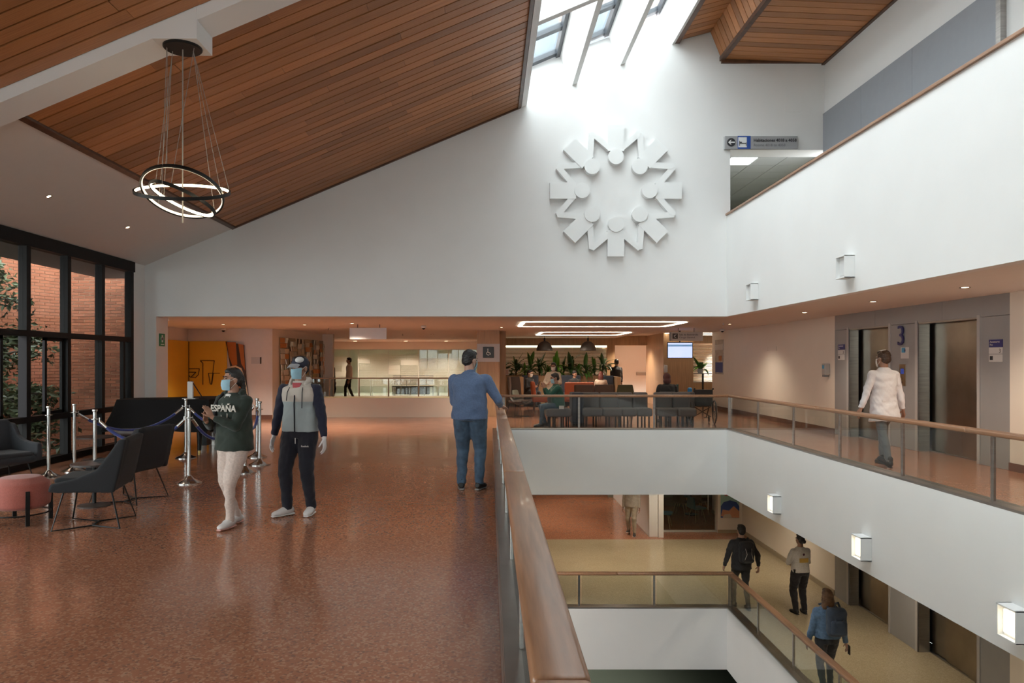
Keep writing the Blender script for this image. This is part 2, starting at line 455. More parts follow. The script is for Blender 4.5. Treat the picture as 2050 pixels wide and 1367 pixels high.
# sloped white beam between the timber fields with the box that carries the chandelier
bm_ = MB()
bm_.prism([(-7.0, zr(-7.0) - .13), (.69, zr(.69) - .13), (.69, zr(.69) + .06), (-7.0, zr(-7.0) + .06)], 'y', 7.42, 7.83)
bm_.prism([(-3.46, 4.93), (-3.0, 4.93), (-3.0, zr(-3.0)), (-3.46, zr(-3.46))], 'y', 7.415, 7.835)
struct(bm_, 'beam', white, 'white sloped beam with a dropped box between the timber ceiling fields')

# ------------------------------------------------------------------ skylight
def onslope(x, h):   # point on the roof slope at x, raised h along its normal
    return (x + NX * h, zr(x) + NZ * h)
def slope_block(mb, xa, xb, ha, hb, ya, yb):
    mb.prism([onslope(xa, ha), onslope(xb, ha), onslope(xb, hb), onslope(xa, hb)], 'y', ya, yb); return mb
HF = 0.66
YK = -1.0   # near end of the skylight
sky = struct(slope_block(slope_block(MB(), .645, .75, -.01, HF, Y0, D), 3.70, 3.80, -.02, HF, Y0, D), 'skylight', white,
             'bright roof skylight with deep white fins between the timber ceilings')
for x in (1.68, 2.66):
    slope_block(MB(), x, x + .10, 0, HF, Y0, D).build('fin', white, sky)
for y in (11.1, 7.6, 4.1, 0.6):
    for xa, xb in ((.75, 1.68), (1.78, 2.66), (2.76, 3.70)):
        slope_block(MB(), xa, xb, 0.0, HF, y, y + .14).build('cross_beam', white, sky)
ya = D - .02; bars = []
for xa, xb in ((.75, 1.66), (1.80, 2.64), (2.78, 3.70)):
    slope_block(MB(), xb - .06, xb + .10, HF - .02, HF + .08, Y0, D).build('glazing_bar', mat('grey_glazing_bar', (0.06, 0.065, 0.075), 0.4), sky)
    y = ya
    me = None
    while y > YK + .3:
        slope_block(MB(), xa - .1, xb, HF + .01, HF + .10, y - .16, y).build('glazing_bar', MATS['grey_glazing_bar'], sky)
        slope_block(MB(), xa - .1, xb, HF + .05, HF + .06, y - 1.15, y - .1).build('pane', clear, sky)
        y -= 1.15
struct(slope_block(MB(), .60, 3.85, .0, .2, Y0, YK), 'ceiling_solid', white, 'plain roof slab nearer than the skylight')
slope_block(MB(), .7, 3.75, .15, HF + .15, YK - .15, YK).build('end_wall', white, sky)
# timber soffit over the gallery
EA, EB, EC, ED = (3.80, 8.13), (4.48, 8.31), (4.70, 7.77), (6.8, 7.68)
def section_planks(parent, a, b, ya, yb, pitch, nm='plank'):
    me = unit_cube(nm, plankwood); dx, dz = b[0] - a[0], b[1] - a[1]; l = math.hypot(dx, dz); ang = -math.atan2(dz, dx)
    rows = int((yb - ya) / pitch)
    for r in range(rows):
        y = yb - (r + .5) * pitch
        piece(nm, me, ((a[0] + b[0]) / 2, y, (a[1] + b[1]) / 2), (l, pitch - .018, .03), (0, ang, 0), parent)
gs = MB()
gs.prism([(EA[0], EA[1] + .03), (EB[0], EB[1] + .03), (EC[0] + .03, EC[1] + .03), (ED[0], ED[1] + .03), (ED[0], 9.1), (EA[0], 9.1)], 'y', Y0, D)
gso = struct(gs, 'ceiling_gallery', trimwood, 'stepped brown timber soffit over the upper gallery')
MB().box(EC[0] - .03, EC[0] + .06, Y0, D, EC[1] - .05, EC[1] + .04).build('edge_board', trimwood, gso)
MB().box(EA[0] - .03, EA[0] + .06, Y0, D, EA[1] - .05, EA[1] + .05).build('edge_board', trimwood, gso)
MB().box(ED[0] - .06, ED[0], Y0, D, ED[1] - .04, ED[1] + .04).build('edge_board', trimwood, gso)
MB().box(EC[0], ED[0], D - .05, D, ED[1] - .01, ED[1] + .10).build('edge_board', trimwood, gso)
section_planks(gso, EA, EB, 5.0, D - .04, .20); section_planks(gso, EB, EC, 5.0, D - .04, .20); section_planks(gso, EC, ED, 5.0, D - .04, .20)
# brick tower seen washed out through the skylight
def brickmat(name, a, b, mortar, sc):
    m = bpy.data.materials.new(name); m.use_nodes = True; N = m.node_tree.nodes; L = m.node_tree.links
    br = N.new('ShaderNodeTexBrick'); br.inputs['Color1'].default_value = (*a, 1); br.inputs['Color2'].default_value = (*b, 1)
    br.inputs['Mortar'].default_value = (*mortar, 1); br.inputs['Scale'].default_value = sc; br.inputs['Mortar Size'].default_value = .03
    tc = N.new('ShaderNodeTexCoord'); mp = N.new('ShaderNodeMapping'); mp.inputs['Rotation'].default_value = (PI / 2, 0, 0)
    L.new(tc.outputs['Object'], mp.inputs[0]); L.new(mp.outputs[0], br.inputs['Vector']); L.new(br.outputs[0], N['Principled BSDF'].inputs['Base Color'])
    N['Principled BSDF'].inputs['Roughness'].default_value = .9; MATS[name] = m; return m
tower = MB().box(-4, 9, 21, 27, 8.8, 17.0).build('brick_tower', brickmat('tower_brick', (0.24, 0.15, 0.12), (0.28, 0.19, 0.155), (0.3, 0.27, 0.25), 2.2))
tag(tower, 'pale red brick building seen through the skylight panes', 'building')
for i in range(6): MB().box(-3.4 + 2.1 * i, -2.2 + 2.1 * i, 20.96, 21.02, 10.3, 11.9).build('window', mat('far_window', (0.08, 0.1, 0.12), .15), tower)

# ------------------------------------------------------------------ void edges
fasc = MB().box(.07, VXR + .2, D, D + .2, -1.08, .235).box(VXR, VXR + .2, Y0, D, -1.08, .235)
struct(fasc, 'wall_void_upper', white, 'broad white band around the edge of the void at the upper floor')
struct(MB().box(.09, .24, Y0, D, -1.08, .23), 'wall_void_near', white, 'white band along the near edge of the void under the wooden handrail')
fasc2 = MB().box(.07, VXR + .2, D, D + .2, Z2 - 1.0, Z2 + .235).box(VXR, VXR + .2, Y0, D, Z2 - 1.0, Z2 + .235).box(.09, .24, Y0, D, Z2 - 1.0, Z2 + .235)
struct(fasc2, 'wall_void_lower', white, 'white band around the edge of the void one storey down')
# ceilings below
struct(MB().box(.24, 9.5, D + .2, 36, -1.05, -.95).box(5.02, 8, Y0, D + .2, -1.05, -.95).box(-3, .24, D + .2, 36, -1.05, -.95), 'ceiling_lower', ceil_w, 'ceiling of the storey below')
struct(MB().box(-3, 9.5, D + .2, 30, Z2 - .9, Z2 - .8).box(5.02, 8, Y0, D, Z2 - .9, Z2 - .8), 'ceiling_ground', ceil_w, 'ceiling of the ground storey')
struct(MB().box(-3, 9.5, 29.8, 30, Z1, Z2 - .8).box(7.75, 8, Y0, 30, Z1, Z2 - .31).box(-3, .09, D, D + .2, Z1, -.31).box(-3.2, -3, D, 36, Z1, -.31).box(-3.2, 9.7, 36, 36.2, Z2 - .3, -.9).box(9.5, 9.7, D, 36, Z2 - .3, -.9), 'wall_ground', greyclad, 'dim walls of the ground storey')
struct(MB().box(-3.2, -3, Y0, D, Z1, -.31), 'wall_left_lower', white, 'white wall of the lower storeys under the upper hall')
struct(MB().box(-3, .09, Y0, D, Z2 - .3, Z2), 'floor_lower_left', beigefloor, 'beige floor of the storey below under the hall')
# upper parapet
struct(MB().box(VXR, VXR + .15, Y0, D, ZS, 4.59), 'wall_parapet', white, 'long white parapet of the upper gallery above the lift lobby')
cap = MB().prism([(VXR - .03, 4.585), (VXR + .19, 4.585), (VXR + .19, 4.625), (VXR - .03, 4.625)], 'y', Y0, D)
tag(cap.build('parapet_cap', railwood, bevel=.006), 'thin wooden cap on top of the white gallery parapet', 'handrail')

# balustrades of glass between steel posts under a wooden rail
def balustrade(name, label, axis, cst, a, b, posts, zf, joints, cw=.17, coff=0.0, rw=.13, cz=(0.235, .262)):
    t = thing(name, (0, 0, 0), label, 'balustrade')
    def bx(mb, u0, u1, v0, v1, z0, z1):
        if axis == 'y': mb.box(cst + v0, cst + v1, u0, u1, zf + z0, zf + z1)
        else: mb.box(u0, u1, cst + v0, cst + v1, zf + z0, zf + z1)
        return mb
    bx(MB(), a, b, coff - cw / 2, coff + cw / 2, cz[0], cz[1]).build('base_channel', steel, t, bevel=.004)
    for p in posts: bx(MB(), p - .022, p + .022, -.014, .014, cz[1], .90).build('post', steel, t, bevel=.003)
    pp = sorted(posts)
    for p, q in zip(pp[:-1], pp[1:]):
        bx(MB(), p + .05, q - .05, -.004, .004, cz[1] + .004, .888).build('glass_pane', railglass, t)
    js = [a] + list(joints) + [b]
    for p, q in zip(js[:-1], js[1:]):
        m = MB()
        u = (p + q) / 2
        if axis == 'y': m.rbox((cst, u, zf + .92), (rw, abs(q - p) - .004, .05), .016)
        else: m.rbox((u, cst, zf + .92), (abs(q - p) - .004, rw, .05), .016)
        m.build('handrail', railwood, t, smooth=True)
    return t
SP = 1.546
py_right = [D - .02 + .12 - SP * i for i in range(12)]
px_far = [VXR + .08 - 1.535 * i for i in range(4)]
for zf, w in ((0, 'upper'), (Z2, 'lower')):
    balustrade('balustrade', {'upper': 'glass balustrade with wooden rail in front of the waiting lounge', 'lower': 'glass balustrade with wooden rail across the void one storey down'}[w],
               'x', D + .10, .22, VXR + .17, px_far, zf, (2.6,), cw=.2)
    balustrade('balustrade', {'upper': 'long glass balustrade with wooden rail along the upper lift lobby', 'lower': 'glass balustrade with wooden rail along the lift lobby one storey down'}[w],
               'y', VXR + .10, Y0, D + .03, py_right, zf, (1.0, 4.2, 7.4, 10.8), cw=.2)
balustrade('balustrade', 'near balustrade with broad wooden handrail running from the viewpoint to the lounge', 'y', .155, Y0, D + .16,
           [0.35 + SP * i for i in range(-3, 10)], 0, (1.55, 4.47, 8.6), cw=.18, coff=.0, cz=(.235, .262))
kick = MB().box(.062, .07, Y0, D + .2, 0, .25)
struct(kick, 'trim_1', steel, 'steel kickplate at the foot of the near balustrade')

# ------------------------------------------------------------------ right-hand lift walls
XW = 7.75
for zf, w in ((0, 'upper'), (Z2, 'lower')):
    top = zf + 2.65
    struct(MB().box(XW, XW + .3, 16.25, 25.2, zf, top).box(XW, XW + .3, Y0, 10.78, zf, top), 'wall_right_' + w, cream,
           {'upper': 'cream wall beside the lifts on the upper floor', 'lower': 'cream wall beside the lifts one storey down'}[w])
    struct(MB().box(XW - .02, XW, 16.25, 25.2, zf, zf + .12).box(XW - .02, XW, Y0, 10.78, zf, zf + .12), 'baseboard_right_' + w, mat('brown_skirting', (0.16, 0.075, 0.05), .35) if zf == 0 else mat('beige_skirting', (0.36, 0.29, 0.20), .35), 'low brown skirting along the lift wall, ' + w + ' floor')
    cl = struct(MB().box(XW + .5, XW + .6, 10.5, 16.5, zf, top + .2).box(XW + .2, XW + .5, 10.5, 10.7, zf, top + .2).box(XW + .2, XW + .5, 16.3, 16.5, zf, top + .2).box(XW + .2, XW + .5, 10.7, 16.3, top + .1, top + .2).box(XW + .2, XW + .5, 10.7, 16.3, zf - .1, zf - .001), 'wall_lift_' + w, greyclad, {'upper': 'grey panelled lift front on the upper floor', 'lower': 'grey panelled lift front one storey down'}[w])
    for ya, yb in ((15.62, 16.25), (13.10, 14.05), (10.78, 11.50)):
        MB().box(XW, XW + .22, ya, yb, zf, zf + 2.32).build('cladding_panel', greyclad, cl, bevel=.004)
    for ya, yb in ((14.56, 16.25), (12.4, 14.555), (10.78, 12.395)):
        MB().box(XW, XW + .22, ya, yb, zf + 2.325, top + .1).build('cladding_panel', greyclad, cl, bevel=.004)
    pale = mat('pale_lift_frame', (0.42, 0.40, 0.39), .4)
    for ya, yb in ((14.05, 15.62), (11.50, 13.10)):
        fr = MB().box(XW - .012, XW + .01, yb, yb + .07, zf, zf + 2.36).box(XW - .012, XW + .01, ya - .07, ya, zf, zf + 2.36)
        fr.build('lift_frame', pale, cl, bevel=.003)
        MB().box(XW + .01, XW + .2, yb - .02, yb, zf, zf + 2.32).box(XW + .01, XW + .2, ya, ya + .02, zf, zf + 2.32).box(XW + .01, XW + .2, ya, yb, zf + 2.30, zf + 2.325).build('lift_jamb', steel, cl)
    MB().box(XW + .205, XW + .23, 10.8, 16.2, zf, zf + .02).build('threshold', steel, cl)
    k = 0
    for ya, yb in ((14.05, 15.62), (11.50, 13.10)):
        d = thing('door_%d' % (k + 1 + (2 if w == 'lower' else 0)), (XW + .2, (ya + yb) / 2, zf), ('far' if k == 0 else 'near') + ' pair of brushed steel lift doors, ' + w + ' floor', None, kind='structure')
        h = (yb - ya) / 2
        for s0, s1, dx in ((-h, -h * .36, 0), (-h * .35, h * .42, .03), (h * .43, h, .06)):
            MB().box(dx, dx + .025, s0, s1, .02, 2.3).build('door_leaf', doorsteel, d)
        k += 1
struct(MB().box(5.02, 8.0, Y0, D + .2, 2.65, 2.75).box(4.9, 9.5, D + .2, 29, 2.65, 2.75), 'ceiling_corridor', ceil_w, 'low ceiling over the lift lobby with round downlights')
struct(MB().box(-7.2, 4.9, D + .2, 16.3, ZC, ZC + .1).box(-9.2, 4.9, 16.3, 34, ZC, ZC + .1), 'ceiling_lounge', ceil_w, 'low ceiling over the waiting lounge with light rings')
struct(MB().box(4.86, 4.96, D + .2, 29, ZC, 2.75), 'trim_2', ceil_w, 'small step in the lounge ceiling')

# upper gallery grey cladding
gc = struct(MB().box(6.80, 7.05, 9.62, D, 3.63, 6.645), 'wall_gallery_cladding', greyclad, 'grey panels on the upper gallery wall')
gb = mat('blue_grey_panel', (0.30, 0.315, 0.345), .42, var=.02)
for ya, yb in ((13.2, D - .003), (11.6, 13.195), (9.62, 11.595)):
    MB().box(6.77, 6.80, ya, yb, 3.63, 6.65).build('cladding_panel', gb, gc, bevel=.003)
MB().box(6.72, 6.80, 9.52, 9.61, 3.63, 7.6).build('post', steel, gc)
# room behind the gallery doorway
struct(MB().box(4.5, 4.7, D + .5, 26, 3.63, 6.3).box(7.3, 7.5, D + .5, 26, 3.63, 6.3).box(4.5, 7.5, 25.8, 26, 3.63, 6.3), 'wall_gallery_corridor', mat('pale_green_paint', (0.52, 0.56, 0.52), .5), 'pale walls of the corridor behind the gallery doorway')
ct = struct(MB().box(4.5, 7.5, D + .2, 26, 6.12, 6.2), 'ceiling_gallery_corridor', mat('dark_ceiling_void', (.25, .25, .25), .8), 'tiled ceiling of the corridor behind the gallery doorway')
tm = unit_cube('ceiling_tile', mat('ceiling_tile', (0.6, 0.61, 0.6), .8, bump=.1, bscale=200))
lt = None
for i in range(4):
    for j in range(15):
        xc, yc = 4.98 + .61 * i, D + .82 + .61 * j
        if i == 1 and j in (1, 6): continue
        piece('ceiling_tile', tm, (xc, yc, 6.1), (.595, .595, .03), (0, 0, 0), ct)
for k, j in enumerate((1, 6)):
    t = thing('ceiling_panel_light', (5.59, D + .82 + .61 * j, 6.1), 'square white ceiling panel light in the gallery corridor, ' + ('nearest the doorway' if k == 0 else 'deeper in'), 'light')
    MB().box(-.30, .30, -.30, .30, -.01, .01).build('frame', white, t); MB().box(-.28, .28, -.28, .28, -.016, -.01).build('diffuser', emission('panel_lamp', (0.95, 1.0, 0.97), 9), t)
# ------------------------------------------------------------------ tall windows on the left
XL = -7.0
win = struct(MB().box(XL - .12, XL + .05, Y0, 14.2, 3.37, 3.57).box(XL - .12, XL + .05, Y0, 14.2, 0, .10), 'window_1', darkframe, 'tall black framed window wall along the left side of the hall')
ms = [14.13 - 1.06 * i for i in range(19)]
for i, y in enumerate(ms):
    MB().box(XL - .10, XL + .03, y - .05, y + .05, .1, 3.37).build('mullion', darkframe, win)
for z, h in ((.74, .09), (2.05, .09)):
    MB().box(XL - .09, XL + .04, Y0, 14.13, z - h / 2, z + h / 2).build('transom', darkframe, win)
for i in range(18):
    ya, yb = ms[i + 1] + .05, ms[i] - .05
    for za, zb in ((.1, .695), (.785, 2.005), (2.095, 3.37)):
        if i in (2, 3) and za == .785:      # sliding sashes, half open
            w = .52
            sb = ya if i == 3 else yb - w
            s = MB().box(XL - .07, XL - .03, sb, sb + .06, za, zb).box(XL - .07, XL - .03, sb + w - .06, sb + w, za, zb).box(XL - .07, XL - .03, sb, sb + w, za, za + .05).box(XL - .07, XL - .03, sb, sb + w, zb - .05, zb).build('sash', darkframe, win)
            MB().box(XL - .053, XL - .047, sb + .06, sb + w - .06, za + .05, zb - .05).build('pane', winglass, s)
        else:
            MB().box(XL - .035, XL - .03, ya, yb, za, zb).build('pane', winglass, win)
            if i == 0 and za == .785:
                MB().box(XL - .07, XL + .0, yb - .24, yb - .17, za, zb).build('sash', darkframe, win)
struct(MB().box(XL - .3, XL, Y0, 14.2, 3.57, 3.9).box(XL - .08, XL, 14.18, D + .1, 0, 3.9), 'wall_left', white, 'narrow white wall strip around the left window end')
struct(MB().box(XL - 1.3, XL - .12, Y0, 15.5, 3.40, 3.5), 'roof', mat('dark_eave', (0.05, 0.04, 0.035), .7), 'dark eave outside the window head')

# ------------------------------------------------------------------ outside: brick wall and tree
mortar = mat('mortar', (0.46, 0.31, 0.215), .95, var=.1)
brk = mat('brick', (0.25, 0.085, 0.042), .9, col2=(.33, .12, .062), scale=5, rnd=.28)
struct(MB().box(-24, XL - .12, Y0, 24, -.6, -.4), 'ground', mat('garden_soil', (0.07, 0.055, 0.04), .95, var=.3), 'bare garden ground outside the window')
bw = struct(MB().box(-9.3, -7.27, 16.0, 16.2, -.4, 7.5).prism([(-9.3, 16.0), (-9.3, 16.2), (-12.2, 7.0), (-12.5, 7.0)], 'z', -.4, 7.5), 'wall_outside', mortar, 'orange-red brick wall of the building outside the window')
bu = unit_cube('brick', brk); cnt = 0; left = MB()
BW, BH = .236, .067
def brick_rows(org, dirv, length, rz, z0, z1, limit, first):
    global cnt
    nrm = Vector((dirv.y, -dirv.x, 0)); r = 0; z = z0
    while z < z1:
        s = -(r % 2) * BW / 2
        while s < length:
            a, b = max(0, s), min(length, s + BW - .014)
            if b - a > .05:
                c = org + dirv * ((a + b) / 2) + nrm * .004; pr = random.uniform(-.002, .004)
                if first(a, z) and cnt < limit:
                    piece('brick', bu, (c.x + nrm.x * pr, c.y + nrm.y * pr, z + BH / 2), (b - a, .014, BH - .013), (0, 0, rz), bw); cnt += 1
                else: left.obox((c.x + nrm.x * pr, c.y + nrm.y * pr, z + BH / 2), (b - a, .014, BH - .013), (0, 0, rz))
            s += BW
        z += BH; r += 1
brick_rows(Vector((-9.3, 16.0, 0)), Vector((1, 0, 0)), 2.03, 0, -.4, 6.0, 300, lambda s, z: .08 < s < 1.4 and .8 < z < 4.1)
dv = Vector((-9.3 + 12.5, 16.0 - 7.0, 0)).normalized()
brick_rows(Vector((-12.5, 7.0, 0)) + Vector((dv.y, -dv.x, 0)) * .001, dv, 9.5, math.atan2(dv.y, dv.x), -.4, 6.0, 0, lambda s, z: False)
tag(left.build('bricks', brk, bw), kind='stuff')
# tree
leafm = mat('leaf', (0.075, 0.10, 0.045), .45, col2=(.22, .26, .16), scale=3.5)
bark = mat('bark', (0.10, 0.075, 0.055), .9, var=.3)
def leafy(name, label, base, h, reach, nb, nl, seed, lean=0.0):
    rr = random.Random(seed); t = thing(name, base, label, 'tree')
    tr = MB(); lf = MB(); tr.loft([((0, 0, 0), .11), ((.05, .1, h * .4), .085), ((.0, .2, h * .75), .055), ((.05, .25, h), .02)], 8)
    for k in range(nb):
        z0 = h * rr.uniform(.12, .92); a = rr.uniform(0, 2 * PI); l = reach * rr.uniform(.55, 1.0) * (1.15 - .5 * z0 / h)
        p0 = Vector((.03, .15, z0)); p1 = p0 + Vector((math.cos(a) * l * .55 + lean * .3, math.sin(a) * l * .55, l * .16)); p2 = p0 + Vector((math.cos(a) * l + lean, math.sin(a) * l, l * .12))
        tr.loft([(p0, .035), (p1, .02), (p2, .006)], 6)
        for q in range(nl):
            u = rr.uniform(.25, 1.05); c = (p0.lerp(p1, u * 2) if u < .5 else p1.lerp(p2, u * 2 - 1)) + Vector((rr.gauss(0, .11), rr.gauss(0, .11), rr.gauss(0, .09)))
            d = Vector((rr.gauss(0, 1), rr.gauss(0, 1), rr.gauss(-.25, .5))).normalized(); s = d.cross(Vector((rr.gauss(0, 1), rr.gauss(0, 1), rr.gauss(0, 1)))).normalized(); n = d.cross(s)
            L_ = rr.uniform(.10, .17); w = L_ * .26
            lf.add([c, c + d * L_ * .5 + s * w + n * .015, c + d * L_ - n * .02, c + d * L_ * .5 - s * w + n * .015], [(0, 1, 2), (0, 2, 3)])
    tr.build('trunk', bark, t, smooth=True); tag(lf.build('leaves', leafm, t), kind='stuff')
    return t
leafy('tree', 'bushy green tree outside the window against the brick wall', (-9.5, 13.2, -.4), 4.3, 1.45, 46, 110, 3)
leafy('tree', 'slender tree at the left outside the nearest window panes', (-9.0, 10.9, -.4), 4.3, 1.3, 36, 105, 5)
leafy('shrub', 'low leafy shrub outside the lower window panes', (-8.4, 12.6, -.4), 1.6, 1.0, 16, 70, 9)

# ------------------------------------------------------------------ left end of the lounge
yel = mat('yellow_paint', (0.70, 0.42, 0.045), .4, var=.04, scale=2)
struct(MB().box(-8.7, -8.5, 16.3, 20.4, 0, ZC).box(-9.2, -7.3, 16.25, 16.3, 0, ZC).box(-7.4, -7.25, D + .5, 16.3, 0, ZC), 'wall_cafe_side', lilac, 'pale side wall of the yellow corner')
struct(MB().box(-8.7, -6.12, 20.4, 20.6, 0, ZC), 'wall_cafe', lilac, 'pale grey wall with the yellow mural and small plaque')
struct(MB().prism([(-6.12, 20.4), (-5.66, 24.5), (-5.86, 24.5), (-6.32, 20.6)], 'z', 0, ZC).box(-5.86, -5.3, 24.5, 24.7, 0, ZC), 'wall_art', cream, 'cream wall behind the glass artwork')
struct(MB().box(-8.5, -6.12, 20.385, 20.4, 0, .12), 'baseboard_cafe', MATS['brown_skirting'], 'low brown skirting of the pale grey wall')
ym = MB().box(-8.49, P(455, 0, 20.4).x, 20.37, 20.4, .12, 2.2).build('yellow_mural', yel); tag(ym, 'yellow painted wall panel with line drawings of a jug, glass and cup', 'mural')
MB().box(-8.5, -8.47, 16.31, 20.37, .12, 2.2).build('yellow_side', yel, ym)
ink = mat('black_line', (0.02, 0.015, 0.01), .6)
def line(pts, nm, m=ink, r=.010, parent=ym, y=20.362):
    q = [P(a, b, 20.36) for a, b in pts]
    mb = MB()
    for a, b in zip(q[:-1], q[1:]): mb.cyl((a.x, y, a.z), (b.x, y, b.z), r, n=6)
    return mb.build(nm, m, parent)
line([(378, 738), (399, 738), (397, 750), (391, 756), (381, 755), (378, 751)], 'cup_drawing'); line([(378, 745), (392, 745), (382, 755)], 'cup_drawing'); line([(378, 684), (378, 770)], 'cup_drawing')
line([(406, 770), (406, 727), (401, 722), (429, 722), (423, 770)], 'jug_drawing')
line([(417, 747), (440, 747)], 'glass_drawing'); line([(417, 747), (421, 769), (424, 769), (427, 747)], 'glass_drawing')
# food photograph beside it
fp = thing('food_print', (0, 0, 0), 'tall orange and brown food photograph on the wall edge', 'print')
org = mat('orange_print', (0.40, 0.13, 0.03), .35, col2=(.62, .26, .05), scale=5); dk = mat('dark_print', (0.04, 0.025, 0.02), .4); wp = mat('cream_print', (.7, .62, .5), .5)
pp = [P(a, b, 20.33) for a, b in ((452, 684), (488, 690), (493, 760), (503, 840), (470, 840), (462, 740))]
MB().prism([(p.x, p.z) for p in pp], 'y', 20.33, 20.36).build('panel', dk, fp)
for pl in (((454, 685), (472, 685), (475, 730), (466, 734), (458, 712)), ((477, 688), (487, 690), (491, 742), (483, 728)), ((474, 742), (488, 750), (496, 830), (472, 830))):
    MB().prism([(P(a, b, 20.32).x, P(a, b, 20.32).z) for a, b in pl], 'y', 20.318, 20.33).build('slice', org, fp)
q = [P(a, b, 20.31) for a, b in ((462, 735), (472, 733), (482, 738), (487, 752), (493, 780), (498, 812), (500, 838))]
MB().tube([(p.x, 20.31, p.z) for p in q], .028).build('cream_swirl', wp, fp, smooth=True)
# plaque
a, b = P(503, 715, 20.38), P(523, 728, 20.38)
t = thing('wall_plaque', (a.x, 20.385, b.z), 'small pale grey plaque with dark edge on the grey wall', 'plaque')
MB().box(0, b.x - a.x - .03, -.02, .012, 0, a.z - b.z).build('plate', mat('plaque_grey', (.5, .5, .54), .4), t); MB().box(b.x - a.x - .03, b.x - a.x, -.02, .012, 0, a.z - b.z).build('edge', ink, t)
# glass artwork: vertical strips of glinting tiles
art = thing('glass_artwork', (0, 0, 0), 'shimmering glass mosaic artwork of tall strips on the cream wall', 'artwork')
ad = Vector((-5.66 + 6.12, 24.5 - 20.4, 0)).normalized(); an = Vector((ad.y, -ad.x, 0)); aang = math.atan2(ad.y, ad.x)
tiles = [unit_cube('mosaic_tile', mat('mosaic_' + n, c, r_, mtl)) for n, c, r_, mtl in (('gold', (.60, .45, .24), .25, .15), ('silver', (.62, .58, .50), .2, .15), ('amber', (.55, .24, .08), .3, .2), ('pale', (.72, .66, .55), .3, 0), ('champagne', (.66, .58, .44), .25, .15), ('sand', (.56, .46, .32), .3, .1), ('pewter', (.50, .48, .42), .25, .1))]
rr = random.Random(4)
for s in range(6):
    u0 = .45 + s * .66
    top = 2.33 - (0.10 if s % 2 else 0)
    MB().obox(Vector((-6.12, 20.4, 0)) + ad * (u0 + .27) + an * .02 + Vector((0, 0, 1.35)), (.56, .02, 1.95), (0, 0, aang)).build('backing_strip', mat('art_backing', (.36, .30, .20), .3, .1), art)
    for r in range(12):
        for c in range(2):
            p = Vector((-6.12, 20.4, 0)) + ad * (u0 + .135 + .27 * c) + an * (.045 + rr.uniform(0, .03)) + Vector((0, 0, .45 + r * (top - .45) / 12 + .07))
            piece('mosaic_tile', rr.choice(tiles), p, (.24, .02, .14), (rr.uniform(-.2, .2), 0, aang + rr.uniform(-.25, .25)), art)

# ------------------------------------------------------------------ rear hall behind the low wall
struct(MB().box(-5.9, -.40, 21.1, 21.3, 0, .57), 'wall_low', cream, 'low cream wall under the rear glass balustrade')
bt = thing('balustrade', (0, 0, 0), 'rear balustrade with thin brown rail on the low cream wall', 'balustrade')
bronze = mat('bronze_rail', (0.20, 0.11, 0.05), .35, .3)
MB().box(-5.8, -.4, 21.17, 21.23, 1.12, 1.155).build('handrail', bronze, bt); MB().box(-5.8, -.4, 21.14, 21.26, .57, .60).build('base_channel', mat('brass_channel', (.55, .42, .22), .3, .9), bt)
xs = [P(x, 0, 21.2).x for x in (600, 660, 719, 778, 838, 898, 957)]
for x in xs: MB().box(x - .018, x + .018, 21.185, 21.215, .60, 1.12).build('post', bronze, bt)
for x, x2 in zip(xs[:-1], xs[1:]): MB().box(x + .03, x2 - .03, 21.197, 21.203, .61, 1.115).build('glass_pane', railglass, bt)
struct(MB().box(-9.2, -.3, 33.6, 33.8, 2.2, ZC).box(-9.2, -8.0, 33.6, 33.8, 0, 2.2), 'wall_rear', cream, 'cream band above the frosted office glass')
og = struct(MB().box(-8.0, -.3, 33.62, 33.70, 2.17, 2.21).box(-8.0, -.3, 33.62, 33.70, 0, .05), 'window_2', mat('alu_frame', (.5, .48, .42), .4), 'office glass wall with frosted stripe bands at the rear')
gx = [-7.4, -6.55, -6.1, -4.7, -3.3, -1.9, -.6]
fr = glass('frosted_film', (.9, .9, .86), .5, .75, (.82, .80, .72)); rr = random.Random(2)
for x, x2 in zip(gx[:-1], gx[1:]):
    MB().box(x + .01, x2 - .01, 33.65, 33.66, .05, 2.17).build('pane', clear, og); MB().box(x - .015, x + .015, 33.63, 33.69, .05, 2.17).build('mullion', MATS['alu_frame'], og)
    if x2 - x < .6: continue
    z = .5
    while z < 1.8:
        k = rr.choice((0, 1, 1)); h = .26 if k else .22
        xm = x + (x2 - x) * rr.choice((.4, .6, 1.0))
        for (u0, u1, solid) in ((x, xm, k == 0), (xm, x2, k == 1 and rr.random() < .5)):
            if u1 - u0 < .1: continue
            if solid: MB().box(u0 + .01, u1 - .01, 33.642, 33.647, z, z + h - .01).build('film_block', fr, og)
            else:
                for q in range(5): MB().box(u0 + .01, u1 - .01, 33.642, 33.647, z + q * h / 5, z + q * h / 5 + h / 9).build('film_stripe', fr, og)
        z += h
struct(MB().box(-9.2, .5, 38, 38.2, 0, ZC).box(-9.2, -9.0, 33.8, 38, 0, ZC).box(.3, .5, 29.0, 38, 0, ZC).box(-9.2, .5, 33.8, 38, -.1, 0).box(-9.2, .5, 34, 38, ZC, ZC + .1), 'wall_office', mat('office_wall', (.62, .58, .46), .6), 'pale office room behind the frosted glass')
struct(MB().box(-9.2, -9.0, 16.3, 34, 0, ZC), 'wall_lounge_left', cream, 'cream wall closing the rear hall on the left')
